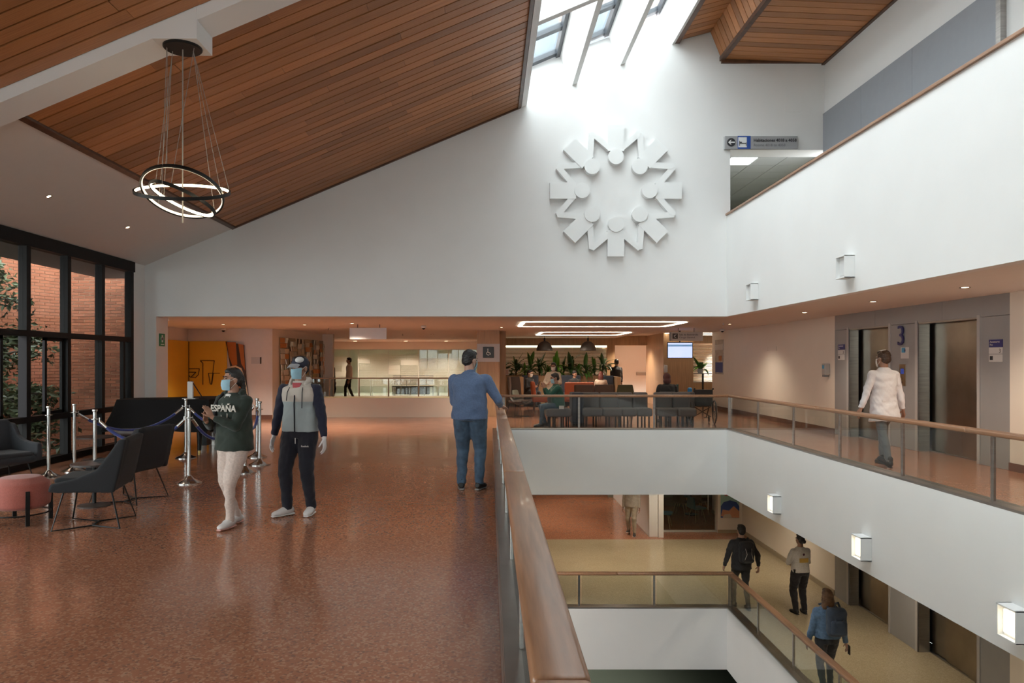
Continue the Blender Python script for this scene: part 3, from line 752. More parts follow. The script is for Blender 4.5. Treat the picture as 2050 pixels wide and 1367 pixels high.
# office furniture seen low through the glass
dkf = mat('dark_furniture', (.03, .028, .026), .5)
for x, lab in ((-5.1, 'white office desk with open legs behind the rear glass'), (-1.9, 'white office desk nearer the timber column behind glass')):
    t = thing('office_desk', (x, 34.6, 0), lab, 'desk')
    MB().box(-.6, .6, -.3, .3, .71, .74).build('desk_top', white, t)
    for sx in (-.55, .55):
        for sy in (-.25, .25): MB().box(sx - .02, sx + .02, sy - .02, sy + .02, 0, .71).build('leg', white, t)
def office_chair(x, y, lab):
    t = thing('office_chair', (x, y, 0), lab, 'chair')
    MB().rbox((0, 0, .46), (.45, .45, .07), .02).build('seat', dkf, t); MB().rbox((0, .22, .75), (.42, .05, .42), .02).build('backrest', dkf, t)
    for sx in (-.2, .2):
        for sy in (-.2, .2): MB().cyl((sx, sy, 0), (sx, sy, .44), .012, n=6).build('leg', chrome, t)
office_chair(-4.4, 34.5, 'dark office chair right of the first white desk'); office_chair(-3.6, 34.6, 'dark office chair in the middle of the rear office'); office_chair(-2.9, 34.5, 'dark office chair left of the second white desk')
t = thing('office_cabinet', (-3.9, 36.2, 0), 'low dark cabinet at the back of the rear office', 'cabinet')
MB().box(-.9, .9, -.25, .25, 0, .95).build('body', dkf, t)
for x in (-.45, .45): MB().box(x - .43, x + .43, -.27, -.25, .05, .92).build('door', mat('cab_door', (.06, .055, .05), .4), t)
# hanging blank sign
a, b = P(700, 656, 18), P(774, 679, 18)
t = thing('hanging_sign', (a.x, 18, b.z), 'blank pale rectangular sign hanging from the ceiling by two rods', 'sign')
MB().box(0, b.x - a.x, -.02, .02, 0, min(a.z, ZC - .06) - b.z).build('board', lilac, t, bevel=.004)
for x in (.2, .75): MB().cyl((x, 0, a.z - b.z - .12), (x, 0, ZC - b.z), .008, n=6).build('rod', black, t)

# ------------------------------------------------------------------ timber column and lounge back wall
col = struct(MB().box(-.37, .30, 21.5, 22.1, 0, ZC), 'column', oak, 'square timber-clad column with grey band at the lounge')
band = MB().box(-.375, .305, 21.485, 21.5, 1.62, 2.15).build('grey_band', mat('band_grey', (.46, .44, .44), .4), col)
t = thing('column_sign', (.0, 21.48, 0), 'black square sign with white wheelchair pictogram on the timber column', 'sign')
a, b = P(967, 694, 21.47), P(989, 716, 21.47)
MB().rbox(((a.x + b.x) / 2, -.01, (a.z + b.z) / 2), (b.x - a.x, .02, a.z - b.z), .02).build('plate', mat('sign_black', (.015, .014, .014), .35), t)
cx, cz = (a.x + b.x) / 2, (a.z + b.z) / 2
wht = mat('sign_white', (.8, .8, .8), .5)
MB().tube([(cx - .02, -.025, cz + .06), (cx - .02, -.025, cz - .01), (cx + .04, -.025, cz - .02), (cx + .06, -.025, cz - .07)], .012).build('pictogram', wht, t)
MB().ell((cx - .02, -.025, cz + .09), (.018, .006, .018), n=10, m=6).build('pictogram', wht, t)
MB().tube([(cx - .05, -.025, cz), (cx - .06, -.025, cz - .05), (cx - .01, -.025, cz - .09), (cx + .03, -.025, cz - .07)], .01).build('pictogram', wht, t)
YB = 28.7
xa, xb = P(1000, 0, YB).x, P(1215, 0, YB).x
xd0, xd1 = P(1231, 0, YB).x, P(1306, 0, YB).x
lw = MB().box(.30, xa, YB, YB + .2, 0, ZC).box(xa, xb, YB, YB + .2, 2.27, 2.65).box(xa, xb, YB, YB + .2, 0, .9).box(xb, xd0, YB, YB + .2, 0, 2.65).box(xd0, xd1, YB, YB + .2, 2.27, 2.65)
lw.box(6.25, 7.32, 26.0, YB + .2, 0, 2.65).box(7.32, 9.5, YB, YB + .2, 2.35, 2.65).box(7.32, 9.5, YB, YB + .2, 0, .8).box(.30, .5, 22.1, YB, 0, ZC)
struct(lw, 'wall_lounge', oak, 'oak panelled rear wall of the lounge with doorway and windows')
blind = glass('blind_film', (.86, .86, .8), .4, .5, (.55, .52, .42))
w3 = struct(MB().box(xa, xb, YB + .06, YB + .1, .9, .94), 'window_3', MATS['alu_frame'], 'striped lounge window behind the planter')
for x, x2 in ((xa, xa + 1.45), (xa + 1.45, xa + 2.9), (xa + 2.9, xb)):
    MB().box(x, x2 - .02, YB + .08, YB + .09, .94, 2.18).build('pane', clear, w3)
for q in range(22): MB().box(xa, xb, YB + .05, YB + .056, 1.0 + q * .052, 1.0 + q * .052 + .026).build('film_stripe', blind, w3)
MB().box(xb - .65, xb - .12, YB + .045, YB + .05, 1.95, 2.13).build('film_block', fr, w3)
MB().box(xa, xb, YB + .02, YB + .05, 2.19, 2.26).build('strip_light', emission('cove_lamp', (1, .82, .5), 3.5), w3)
w4 = struct(MB().box(7.32, 9.5, YB + .06, YB + .1, .8, .84), 'window_4', MATS['alu_frame'], 'small striped window right of the screen')
MB().box(7.32, 9.5, YB + .08, YB + .09, .84, 2.35).build('pane', clear, w4)
for q in range(26): MB().box(7.32, 9.5, YB + .05, YB + .056, .86 + q * .056, .86 + q * .056 + .03).build('film_stripe', blind, w4)
pr = mat('plaster_room', (.84, .83, .78), .6)
struct(MB().box(.4, 9.7, 34, 34.2, 0, 2.8).box(.4, 9.7, YB + .2, 34, 2.65, 2.75).box(9.5, 9.7, 25, 34, 0, 2.8).box(4.5, 4.6, YB + .2, 34, 0, 2.65), 'wall_rooms', pr, 'pale rooms behind the lounge wall')
struct(MB().box(8.05, 9.5, 25.2, 25.4, 0, 2.65), 'wall_return', cream, 'cream wall return by the wheelchair')
bmp = mat('bumper_grey', (.33, .30, .26), .5)
for k, (pa, pb) in enumerate((((4.65, 1.42), (6.35, .98)), )):
    g = MB().prism([(4.62, 1.36), (6.2, 1.0), (6.2, 1.12), (4.62, 1.48)], 'y', 33.95, 34.0).build('ramp_handrail', bmp); tag(g, 'grey sloping wall rail seen through the lounge doorway', 'handrail')
g = MB().box(6.9, 7.7, 33.95, 34.0, .98, 1.12).build('wall_bumper', bmp); tag(g, 'short grey wall bumper at the end of the doorway passage', 'bumper')
# ceiling light rings
def ring_light(label, x0, x1, y0, y1, z, w=.10):
    t = thing('ceiling_light_ring', ((x0 + x1) / 2, (y0 + y1) / 2, z), label, 'light', 'long rectangular light rings over the lounge')
    hx, hy = (x1 - x0) / 2, (y1 - y0) / 2; r = .25
    def rr_(hx, hy, r, n=5):
        out = []
        for cx, cy, a0 in ((hx - r, hy - r, 0), (-hx + r, hy - r, 90), (-hx + r, -hy + r, 180), (hx - r, -hy + r, 270)):
            for i in range(n + 1):
                a = math.radians(a0 + 90 * i / n); out.append((cx + r * math.cos(a), cy + r * math.sin(a)))
        return out
    o_, i_ = rr_(hx, hy, r), rr_(hx - w, hy - w, r - w)
    n = len(o_)
    for nm, z0, z1, m in (('housing', -.012, 0, white), ('diffuser', -.020, -.010, ring_lamp)):
        vs = [(x, y, z0) for x, y in o_] + [(x, y, z0) for x, y in i_] + [(x, y, z1) for x, y in o_] + [(x, y, z1) for x, y in i_]; fs = []
        for k in range(n):
            j = (k + 1) % n
            fs += [(k, j, n + j, n + k), (2 * n + k, 3 * n + k, 3 * n + j, 2 * n + j), (k, 2 * n + k, 2 * n + j, j), (n + k, n + j, 3 * n + j, 3 * n + k)]
        MB().add(vs, fs).build(nm, m, t)
ring_light('larger rounded rectangular light ring, nearer the white wall', .73, 4.60, 16.6, 19.0, ZC)
ring_light('smaller rounded rectangular light ring, deeper over the lounge', 1.58, 4.45, 22.4, 25.0, ZC)
ring_light('light ring beyond the sign at the lounge end', 6.3, 9.3, 25.6, 27.5, 2.65)

# downlights
dl_me = MB().lathe([(.048, 0), (.052, -.004), (.07, -.006), (.07, 0)], n=20).mesh('trim_ring'); dl_me.materials.append(chrome)
lp_me = MB().lathe([(.001, -.002), (.046, -.002), (.046, -.0015), (.001, -.0015)], n=16).mesh('lamp'); lp_me.materials.append(warm_lamp)
def downlight(x, y, z, label, power=30, size=1.0, tilt=0.0, spot=True, group='round downlights', cone=125, tint=(1.0, .86, .68)):
    t = thing('downlight', (x, y, z), label, 'light', group); t.scale = (size, size, 1); t.rotation_euler = (0, tilt, 0)
    for nm, me in (('trim_ring', dl_me), ('lamp', lp_me)):
        o = bpy.data.objects.new(nm, me); COL.objects.link(o); o.parent = t
    if spot:
        l = bpy.data.lights.new('downlight_beam', 'SPOT'); l.energy = power; l.color = tint; l.spot_size = math.radians(cone); l.spot_blend = .8; l.shadow_soft_size = .05
        o = bpy.data.objects.new('downlight_beam', l); COL.objects.link(o); o.location = (x, y, z - .02)
for y, w in ((7.4, 'outside the frame on the right'), (10.0, 'above the right end of the lift front'), (12.4, 'in front of the far lift'), (15.1, 'beside the grey lift panels'), (19.8, 'at the lounge end of the lift lobby')):
    downlight(6.57, y, 2.648, 'round downlight in the lobby ceiling, ' + w, 130)
for (px, py), w in (((447, 649), 'above the yellow mural'), ((705, 647), 'left of the blank hanging sign'), ((865, 669), 'beyond the ceiling camera'), ((1004, 655), 'by the corner of the larger light ring'), ((1262, 676), 'above the oak doorway'), ((535, 661), 'large oval one left of the artwork'),
                    ((610, 650), 'above the capped man'), ((1140, 671), 'between the pendant lamps')):
    Yd = .93 * F / (VY - py); x = (px - VX) * Yd / F
    downlight(x, Yd, ZC - .002, 'round lounge downlight ' + w, 260 if px != 535 else 300, 1.9 if px == 535 else 1.0)
for px, w in ((711, 'leftmost'), (812, 'middle'), (893, 'rightmost')):
    downlight((px - VX) * 32.6 / F, 32.6, ZC - .002, w + ' bright downlight washing the rear cream band', 330, 2.2, group='rear hall downlights')
for k, (x, y) in enumerate(((-2.2, 36), (-5.8, 36), (2.5, 31), (5.6, 31), (8.4, 31))):
    downlight(x, y, (ZC if x < 4.9 else 2.65) - .002, ['downlight in the right of the rear office', 'downlight in the left of the rear office', 'downlight in the room behind the planter', 'downlight in the doorway passage', 'downlight behind the small striped window'][k], 300 if k < 2 else (420 if k == 2 else 900), tint=(1, .93, .80))
for k, (x, y) in enumerate(((-6.15, 10.1), (-6.18, 12.36))):
    downlight(x, y, zr(x) - .002, ['small recessed spotlight in the sloped white ceiling, nearer one', 'small recessed spotlight in the sloped white ceiling, farther one'][k], 6, .6, -SL)
for x, y, w in ((3.0, 17.6, 'under the lounge'), (6.4, 9.0, 'by the lifts'), (6.4, 13.0, 'by the far lift'), (6.4, 18.0, 'by the poster wall'), (2.0, 19.5, 'over the beige floor'), (5.0, 20.5, 'near the cafe glass'), (1.0, 25, 'over the orange passage'), (2.6, 23, 'added nearer over the orange passage'), (3.4, 27, 'added farther over the orange passage')):  # nearer and farther passage downlights are added to brighten the passage
    downlight(x, y, -1.052, 'round downlight of the storey below ' + w, 110 if y < 21 else 150, group='downlights of the storey below')
for k, y in enumerate((2.0, 5.0, 8.0, 11.0, 13.6)):
    downlight(-1.4, y, -.302, 'added round downlight under the upper hall, ' + ['first', 'second', 'third', 'fourth', 'fifth'][k] + ' from the viewpoint', 420, group='downlights of the storey below', cone=168, tint=(1.0, .95, .88))  # hidden row added, cones widened to light the white void bands
    downlight(1.2 + (k % 2) * 2, 16.5 + k * 1.4, Z2 - .902, 'round downlight in the ground storey ceiling, ' + ['first', 'second', 'third', 'fourth', 'fifth'][k] + ' beyond the void', 200, group='downlights of the ground storey')
# dome cameras and detectors
def dome(px, py, zc, lab):
    Yd = (zc - EYE) * F / (VY - py); t = thing('ceiling_camera', ((px - VX) * Yd / F, Yd, zc), lab, 'camera')
    MB().lathe([(.06, 0), (.075, -.02), (.07, -.05), (.05, -.06)], n=18).build('housing', white, t, smooth=True); MB().ell((0, 0, -.055), (.045, .045, .045), n=14, m=8).build('lens_dome', black, t, smooth=True)
dome(848, 652, ZC, 'white ceiling dome camera between the blank sign and column'); dome(447, 657, ZC, 'dark ceiling camera above the yellow mural'); dome(1446, 659, 2.65, 'ceiling dome camera at the end of the lift wall')
for px, py, w in ((658, 656, 'left of the blank sign'), (806, 668, 'right of the blank sign'), (1448, 646, 'above the lobby camera')):
    zc = 2.65 if px > 1400 else ZC; Yd = (zc - EYE) * F / (VY - py) ; t = thing('sprinkler', ((px - VX) * Yd / F, Yd, zc), 'tiny ceiling sprinkler ' + w, 'sprinkler')
    MB().cyl((0, 0, 0), (0, 0, -.06), .012, n=8).build('pipe', steel, t); MB().lathe([(.03, -.065), (.03, -.06)], n=12).build('deflector', steel, t)
# ------------------------------------------------------------------ emblem of eight figures holding hands
em = thing('people_emblem', P(1231, 384, D), 'large white round emblem of eight stylised figures on the end wall', 'emblem')
wem = mat('emblem_white', (.82, .82, .81), .5)
T0, T1 = -.12, -.0
disc = MB().lathe([(.157, 0), (.157, .145)], n=32); disc.xf(Matrix.Rotation(PI / 2, 4, 'X')); dme = disc.mesh('head'); dme.materials.append(wem)
tme = MB().box(-.167, .167, T0, T1, .80, 1.328).mesh('torso'); tme.materials.append(wem)
pk = Vector((math.sin(PI / 8) * 1.26, 0, math.cos(PI / 8) * 1.26)); sh = Vector((.10, 0, .84)); dr = (pk - sh).normalized(); nn = Vector((-dr.z, 0, dr.x)) * .058
arm = [sh + nn, sh - nn, pk - nn - dr * .0 - Vector((0, 0, 0)), pk + nn * .2 + dr * .045, pk + nn * 1.0 - dr * .02]
arm = [sh + nn, sh - nn, pk - nn - dr * .05, pk + dr * .03, pk + nn - dr * .0]
ame = MB().prism([(p.x, p.z) for p in arm], 'y', T0 + .004, T1).mesh('arm'); ame.materials.append(wem)
am2 = MB().prism([(-p.x, p.z) for p in arm[::-1]], 'y', T0 + .008, T1).mesh('arm'); am2.materials.append(wem)
for k in range(8):
    for nm, me, off in (('torso', tme, (0, 0, 0)), ('head', dme, (0, 0, .68)), ('arm', ame, (0, 0, 0)), ('arm', am2, (0, 0, 0))):
        o = bpy.data.objects.new(nm, me); COL.objects.link(o); o.parent = em
        o.rotation_euler = (0, k * PI / 4, 0); o.location = Matrix.Rotation(k * PI / 4, 3, 'Y') @ Vector(off)

# ------------------------------------------------------------------ chandelier
ch = thing('ring_chandelier', (-3.23, 7.62, 4.93), 'hanging chandelier of three thin tilted glowing rings', 'chandelier')
MB().lathe([(.01, -.025), (.185, -.025), (.195, -.015), (.195, 0)], n=36).build('canopy', black, ch, smooth=True)
lampc = emission('chandelier_led', (1.0, .82, .52), 9)
def tilted_ring(cz, R, tx, ty, drop, rot=0, led=None):
    M = Matrix.Translation((0, 0, cz)) @ Euler((tx, ty, rot)).to_matrix().to_4x4()
    n = 64
    def strip(r0, r1, z0, z1, nm, m, par):
        vs = []; fs = []
        for i in range(n):
            a = 2 * PI * i / n; c, s = math.cos(a), math.sin(a)
            vs += [(r0 * c, r0 * s, z0), (r1 * c, r1 * s, z0), (r1 * c, r1 * s, z1), (r0 * c, r0 * s, z1)]
        for i in range(n):
            j = (i + 1) % n
            for k in range(4): fs.append((i * 4 + k, j * 4 + k, j * 4 + (k + 1) % 4, i * 4 + (k + 1) % 4))
        return MB().add(vs, fs).xf(M).build(nm, m, par, smooth=True)
    o = strip(R - .006, R + .012, -.017, .017, 'ring', black, ch); strip(R - .013, R - .0055, -.013, .013, 'led_strip', led or lampc, o)
    for k in range(3):
        a = 2 * PI * k / 3 + rot + .5; p = M @ Vector((math.cos(a) * R, math.sin(a) * R, .02)); d = .09 + .03 * k
        s = 1 if p.x > 0 else -1
        MB().cyl(p, (s * (.10 + .02 * k), p.y * .15, -.03), .003, n=5).build('wire', mat('wire_grey', (.30, .27, .24), .5), ch)
tilted_ring(-1.52, .465, math.radians(21), math.radians(4), 0)
tilted_ring(-1.53, .405, math.radians(-27), math.radians(0), 0, 0, emission('dim_led', (1.0, .82, .56), 1.2))
tilted_ring(-1.60, .34, math.radians(-12), math.radians(20), 0, 0)
MB().cyl((0, 0, -.02), (0, 0, -1.85), .007, n=6).build('stem', MATS['wire_grey'], ch)

# ------------------------------------------------------------------ wall lamps and recessed boxes on the right bands
def wall_lamp(y, z, lit, label):
    t = thing('wall_lamp', (VXR, y, z), label, 'lamp', 'square wall lamps')
    w, h, d = .125, .15, .14
    b = MB().box(-d, 0, -w, -w + .015, -h, h).box(-d, 0, w - .015, w, -h, h).box(-d, 0, -w, w, h - .015, h).box(-d, 0, -w, w, -h, -h + .015)
    b.build('box_frame', white, t, bevel=.003)
    MB().box(-d + .05, -.0, -w + .016, w - .016, -h + .016, h - .016).build('reflector', white, t)
    f = MB().box(-d + .035, -d + .05, -w + .045, w - .045, -h + .045, h - .045)
    f.build('diffuser', emission('wall_lamp_glow', (1, .88, .62), 2.6) if lit else mat('unlit_diffuser', (.7, .7, .7), .4), t)
for y, w in ((12.08, 'farthest from the viewpoint'), (9.25, 'the middle one of three'), (6.56, 'cut by the right picture edge')): wall_lamp(y, -.75, True, 'lit white box lamp above the lower lobby, ' + w)
for y, w in ((13.1, 'nearer the emblem'), (9.67, 'farther from the emblem')): wall_lamp(y, 2.88, False, 'unlit white box lamp on the gallery parapet, ' + w)

# ------------------------------------------------------------------ signs
sgrey = mat('sign_grey', (.36, .36, .37), .4); sblue = mat('sign_blue', (.03, .09, .36), .4); sdark = mat('sign_text', (.03, .03, .035), .5)
a, b = P(1451, 272, 14.62), P(1597, 298, 14.62)
t = thing('room_sign', (a.x, 14.62, b.z), 'grey direction sign to rooms 4018 to 4058 above the gallery doorway', 'sign')
W, H = b.x - a.x, a.z - b.z
MB().box(0, W, 0, .08, 0, H).build('board', sgrey, t, bevel=.006)
MB().box(.26, .52, -.006, 0, .0, H).build('blue_field', sblue, t); MB().box(.27, .44, -.01, -.006, .03, H - .03).build('icon_field', wht, t)
MB().box(.29, .43, -.014, -.01, .10, .115).box(.29, .30, -.014, -.01, .06, .16).box(.42, .43, -.014, -.01, .06, .125).box(.30, .34, -.014, -.01, .12, .14).build('bed_pictogram', sdark, t)
dd = MB().lathe([(.085, 0), (.085, .006)], n=28); dd.xf(Matrix.Translation((.13, 0, H / 2)) @ Matrix.Rotation(PI / 2, 4, 'X')); dd.build('arrow_disc', sdark, t)
MB().prism([(.065, H / 2), (.125, H / 2 + .055), (.125, H / 2 + .03), (.10, H / 2 + .012), (.20, H / 2 + .012), (.20, H / 2 - .012), (.10, H / 2 - .012), (.125, H / 2 - .03), (.125, H / 2 - .055)], 'y', -.012, -.006).build('arrow', wht, t)
text('lettering', 'Habitaciones 4018 a 4058', .083, sdark, t, (.58, -.004, H * .56), FRONT, bold=.0022); text('lettering', 'Rooms 4018 to 4058', .075, mat('sign_text_light', (.17, .17, .18), .5), t, (.58, -.004, H * .2), FRONT)
# lounge sign
a, b = P(1340, 664.5, 22), P(1407, 682, 22)
t = thing('lounge_sign', (a.x, 22, b.z), 'grey hanging sign reading Sala de Bienvenida above the screen', 'sign')
W, H = b.x - a.x, a.z - b.z
MB().box(0, W, -.02, .02, 0, H).build('board', mat('sign_pale', (.55, .50, .47), .45), t, bevel=.004); MB().box(0, .05, -.025, .02, 0, H).build('edge', sgrey, t)
MB().box(.09, .25, -.026, -.02, .06, .22).build('icon_field', mat('icon_brown', (.06, .045, .04), .5), t); MB().tube([(.14, -.03, .18), (.14, -.03, .12), (.20, -.03, .09)], .008).build('pictogram', wht, t); MB().tube([(.20, -.03, .19), (.16, -.03, .15)], .008).build('pictogram', wht, t)
text('lettering', 'Sala de Bienvenida', .078, sdark, t, (.29, -.022, H * .60), FRONT); text('lettering', 'Cirugía General', .075, sdark, t, (.29, -.022, H * .28), FRONT)
for x in (.27, .75): MB().cyl((x, 0, H), (x, 0, 2.65 - b.z), .008, n=6).build('rod', black, t)
# screen
a, b = P(1336, 685, 24), P(1387, 717, 24)
t = thing('information_screen', (a.x, 24, b.z), 'lit wall screen with pale blue table in the lounge', 'screen'); W, H = b.x - a.x, a.z - b.z
MB().rbox((W / 2, .03, H / 2), (W, .06, H), .01).build('housing', black, t); sc_l = lambda n, c, e=2.2: emission(n, c, e)
MB().box(.02, W - .02, -.004, 0, .02, H - .02).build('display', sc_l('screen_glow', (.50, .62, .95), .85), t)
MB().box(.02, W - .02, -.007, -.004, H * .73, H * .86).build('header_bar', sc_l('screen_blue', (.04, .25, .5), .6), t)
for r in range(6):
    for x0, x1 in ((.08, .2), (W * .58, W * .85)): MB().box(x0, x1, -.007, -.004, .06 + r * .055, .07 + r * .055).build('table_row', sc_l('screen_ink', (.35, .45, .7), .8), t)
text('lettering', 'No.', .05, wht, t, (.12, -.008, H * .755), FRONT); text('lettering', 'Estado', .05, wht, t, (W * .6, -.008, H * .755), FRONT)
MB().cyl((W / 2, .03, H), (W / 2, .03, 2.65 - b.z), .02, n=8).build('ceiling_rod', black, t)
# exit sign on the jamb
t = thing('exit_sign', (-6.77, 14.95, 2.07), 'small green emergency exit sign on the white jamb', 'sign')
MB().box(0, .012, -.12, .12, -.13, .13).build('plate', mat('exit_green', (.01, .13, .05), .4, emit=(.02, .3, .1), estr=.03), t)
MB().box(.012, .016, -.07, .07, .0, .05).box(.012, .016, -.03, .03, -.05, .10).build('pictogram', wht, t); MB().box(.012, .016, -.07, .07, -.10, -.085).build('lettering_line', wht, t)
# floor number and lift signs, both floors
navy = mat('navy_number', (.03, .03, .13), .4); paper = mat('paper_white', (.62, .60, .58), .6); ltb = mat('light_blue_print', (.08, .33, .55), .5)
t = thing('floor_number', (XW, 13.56, 1.93), 'large dark blue number 3 between the upper lift doors', 'sign'); text('numeral', '3', .54, navy, t, (-.03, .16, 0), RIGHTW, extrude=.012, bold=-.003)
def liftsign(y, z, w, h, lab):
    t = thing('lift_sign', (XW, y, z), lab, 'sign', 'lift signs')
    MB().box(-.012, 0, -w / 2, w / 2, h * .66, h).build('blue_plate', mat('sign_navy', (.03, .03, .16), .4), t)
    MB().box(-.012, 0, -w / 2, w / 2, h * .36, h * .64).build('white_plate', paper, t); MB().box(-.012, 0, -w / 2, w / 2, 0, h * .33).build('white_plate', paper, t)
    MB().box(-.015, -.012, w * .2, w * .42, h * .08, h * .26).build('pictogram', sdark, t)
    text('numeral', '3', h * .26, sdark, t, (-.014, -w * .26, h * .40), RIGHTW); text('lettering', 'Ascensores', w * .16, paper, t, (-.014, w * .42, h * .86), RIGHTW); text('lettering', 'Piso', w * .14, paper, t, (-.014, w * .42, h * .73), RIGHTW)
liftsign(11.07, 1.62, .29, .34, 'blue and white floor sign right of the near lift'); liftsign(15.93, 1.66, .29, .34, 'blue and white floor sign left of the far lift')
t = thing('notice', (XW, 13.5, 1.68), 'white paper notice with blue picture under the number', 'notice'); MB().box(-.006, 0, -.13, .13, 0, .21).build('sheet', paper, t); MB().box(-.009, -.006, -.02, .10, .11, .20).build('picture', ltb, t); MB().box(-.011, -.009, -.03, .0, .13, .17).build('picture_detail', navy, t)
for zf, w in ((0, 'upper'), (Z2, 'lower')):
    t = thing('lift_button_plate', (XW, 13.57, zf + 1.17), 'steel lift call plate between the lift doors, ' + w + ' floor', 'call plate')
    MB().box(-.012, 0, -.10, .10, 0, .40).build('plate', mat('plate_steel', (.45, .38, .27), .3, 1.0), t, bevel=.003)
    MB().box(-.016, -.012, -.05, .05, .22, .32).build('display', mat('plate_display', (.02, .03, .08), .2, emit=(.1, .2, 1.0), estr=.6 if zf else .15), t)
    for z in (.06, .13): MB().lathe([(.018, 0), (.018, .006)], n=12).xf(Matrix.Translation((-.012, 0, z)) @ Matrix.Rotation(-PI / 2, 4, 'Y')).build('button', chrome, t)
t = thing('gel_dispenser', (XW, 16.55, 1.28), 'grey wall dispenser left of the grey lift panels', 'dispenser')
MB().rbox((-.06, 0, .17), (.12, .17, .26), .02).build('body', mat('dispenser_grey', (.42, .40, .38), .4), t); MB().box(-.125, -.118, -.05, .05, .18, .26).build('label', ltb, t); MB().rbox((-.07, 0, .02), (.10, .12, .05), .01).build('tray', mat('tray_grey', (.2, .19, .19), .4), t)
for k in range(2):
    t = thing('wall_socket', (XW, 20.2 - k * .6, 1.98), 'small blank wall cover on the cream lift wall, ' + ('farther' if k == 0 else 'nearer') + ' of two', 'socket'); MB().rbox((-.006, 0, 0), (.012, .12, .12), .004).build('plate', cream, t)
t = thing('info_board', (XW, 24.4, 1.2), 'narrow framed information board at the end of the lift wall', 'board')
MB().box(-.02, 0, -.42, .42, 0, 1.16).build('panel', mat('board_print', (.42, .38, .34), .4, var=.3, scale=9), t); MB().box(-.026, -.02, -.42, .42, .82, 1.0).build('header', paper, t); MB().box(-.026, -.02, -.40, .36, .06, .40).build('blue_block', mat('board_blue', (.05, .08, .28), .4), t); MB().box(-.026, -.02, -.30, .0, .45, .62).build('orange_block', org, t)

# ------------------------------------------------------------------ left seating corner
char = mat('charcoal_fabric', (.011, .0115, .014), .85, var=.2, scale=120, sheen=.05, bump=.2, bscale=400)
char2 = mat('slate_fabric', (.030, .032, .038), .85, var=.15, scale=120, sheen=.1, bump=.2, bscale=400)
salmon = mat('salmon_fabric', (.42, .12, .09), .8, var=.12, scale=100, sheen=.3, bump=.2, bscale=400)
def bucket_chair(loc, rz, label, m=char, arms=1.0):
    t = thing('lounge_chair', loc, label, 'chair', 'dark lounge chairs', rz)
    b = MB().rbox((0, -.02, .41), (.56, .58, .10), .045)
    b.rbox((0, .29, .64), (.58, .08, .50), .04, (-.24, 0, 0))
    for s in (-1, 1):
        poly = [(-.32, .38), (-.30, .46), (-.10, .50), (.10, .58), (.23, .76), (.30, .87), (.37, .87), (.30, .52), (.26, .36)]
        if arms > 1: poly = [(-.30, .38), (-.30, .60), (.0, .62), (.16, .68), (.26, .82), (.36, .84), (.30, .52), (.26, .36)]
        b.prism([(y, z) for y, z in poly], 'x', s * .31 - .03, s * .31 + .03)
    soft(b, 'shell', m, t, .014, 7)
    soft(MB().rbox((0, -.04, .475), (.50, .52, .06), .03), 'cushion', m, t, .014, 4)
    for s in (-1, 1):
        MB().tube([(s * .20, -.22, .37), (s * .29, -.30, .010), (s * .10, .0, .010), (s * .29, .30, .010), (s * .20, .20, .37)], .009, 6).build('wire_leg', black, t, smooth=True)
    MB().tube([(-.10, 0, .010), (.10, 0, .010)], .009, 6).build('wire_brace', black, t)
    return t
bucket_chair((-3.93, 7.22, 0), math.radians(-78), 'large dark lounge chair with wire legs nearest the viewpoint')
bucket_chair((-4.2, 8.45, 0), math.radians(-100), 'dark lounge chair with wire legs behind the nearest one')
bucket_chair((-6.05, 8.95, 0), math.radians(62), 'slate grey armchair at the left edge by the window', char2, 2)
t = thing('pouf', (-4.74, 7.32, 0), 'round salmon pink pouf stool on black legs', 'stool')
soft(MB().lathe([(.10, .14), (.22, .15), (.26, .18), (.27, .30), (.255, .40), (.18, .46), (.02, .475)], n=36), 'cushion', salmon, t, .012, 3)
for k in range(4):
    a = PI / 4 + k * PI / 2; x, y = .265 * math.cos(a), .265 * math.sin(a)
    MB().obox((x, y, .17), (.035, .035, .34), (0, 0, a)).build('leg', black, t)
MB().tube([(.262 * math.cos(q * PI / 16), .262 * math.sin(q * PI / 16), .10) for q in range(33)], .008, 6).build('ring_brace', black, t)
def pedestal(loc, r, h, label):
    t = thing('side_table', loc, label, 'table')
    MB().lathe([(.17, 0), (.17, .012), (.06, .022), (.022, .03)], n=32).build('base', mat('dark_bronze', (.05, .04, .035), .4), t, smooth=True); MB().cyl((0, 0, .02), (0, 0, h), .022, n=12).build('pole', black, t); MB().lathe([(r, h), (r, h + .022)], n=36).build('table_top', mat('dark_top', (.06, .045, .04), .35), t)
pedestal((-4.45, 8.15, 0), .24, .46, 'round black pedestal table between the dark lounge chairs'); pedestal((-6.55, 12.0, 0), .30, .36, 'low round brown table near the window by the piano')

# piano under a black cover
pt = thing('covered_piano', (-6.62, 12.75, 0), 'grand piano draped with a black cloth cover', 'piano')
outl = [(0.0, .15), (.05, .02), (.3, -.02), (.9, -.02), (1.62, -.02), (1.67, .1), (1.67, 1.35), (1.6, 1.42), (1.15, 1.36), (.85, 1.05), (.5, .80), (.15, .70), (.02, .55)]
def smooth_loop(pts, n):
    k = len(pts); out = []
    for i in range(k):
        p0, p1, p2, p3 = [Vector((*pts[(i + j - 1) % k], 0)) for j in range(4)]
        for q in range(n):
            u = q / n; out.append(.5 * ((2 * p1) + (p2 - p0) * u + (2 * p0 - 5 * p1 + 4 * p2 - p3) * u * u + (3 * p1 - p0 - 3 * p2 + p3) * u ** 3))
    return out
lp = smooth_loop(outl, 6); cen = Vector((.95, .6, 0)); n = len(lp); vs = []; fs = []
levels = [(.955, -.05), (.95, -.01), (.90, .005), (.80, .01), (.66, .02), (.52, .035), (.40, .05)]
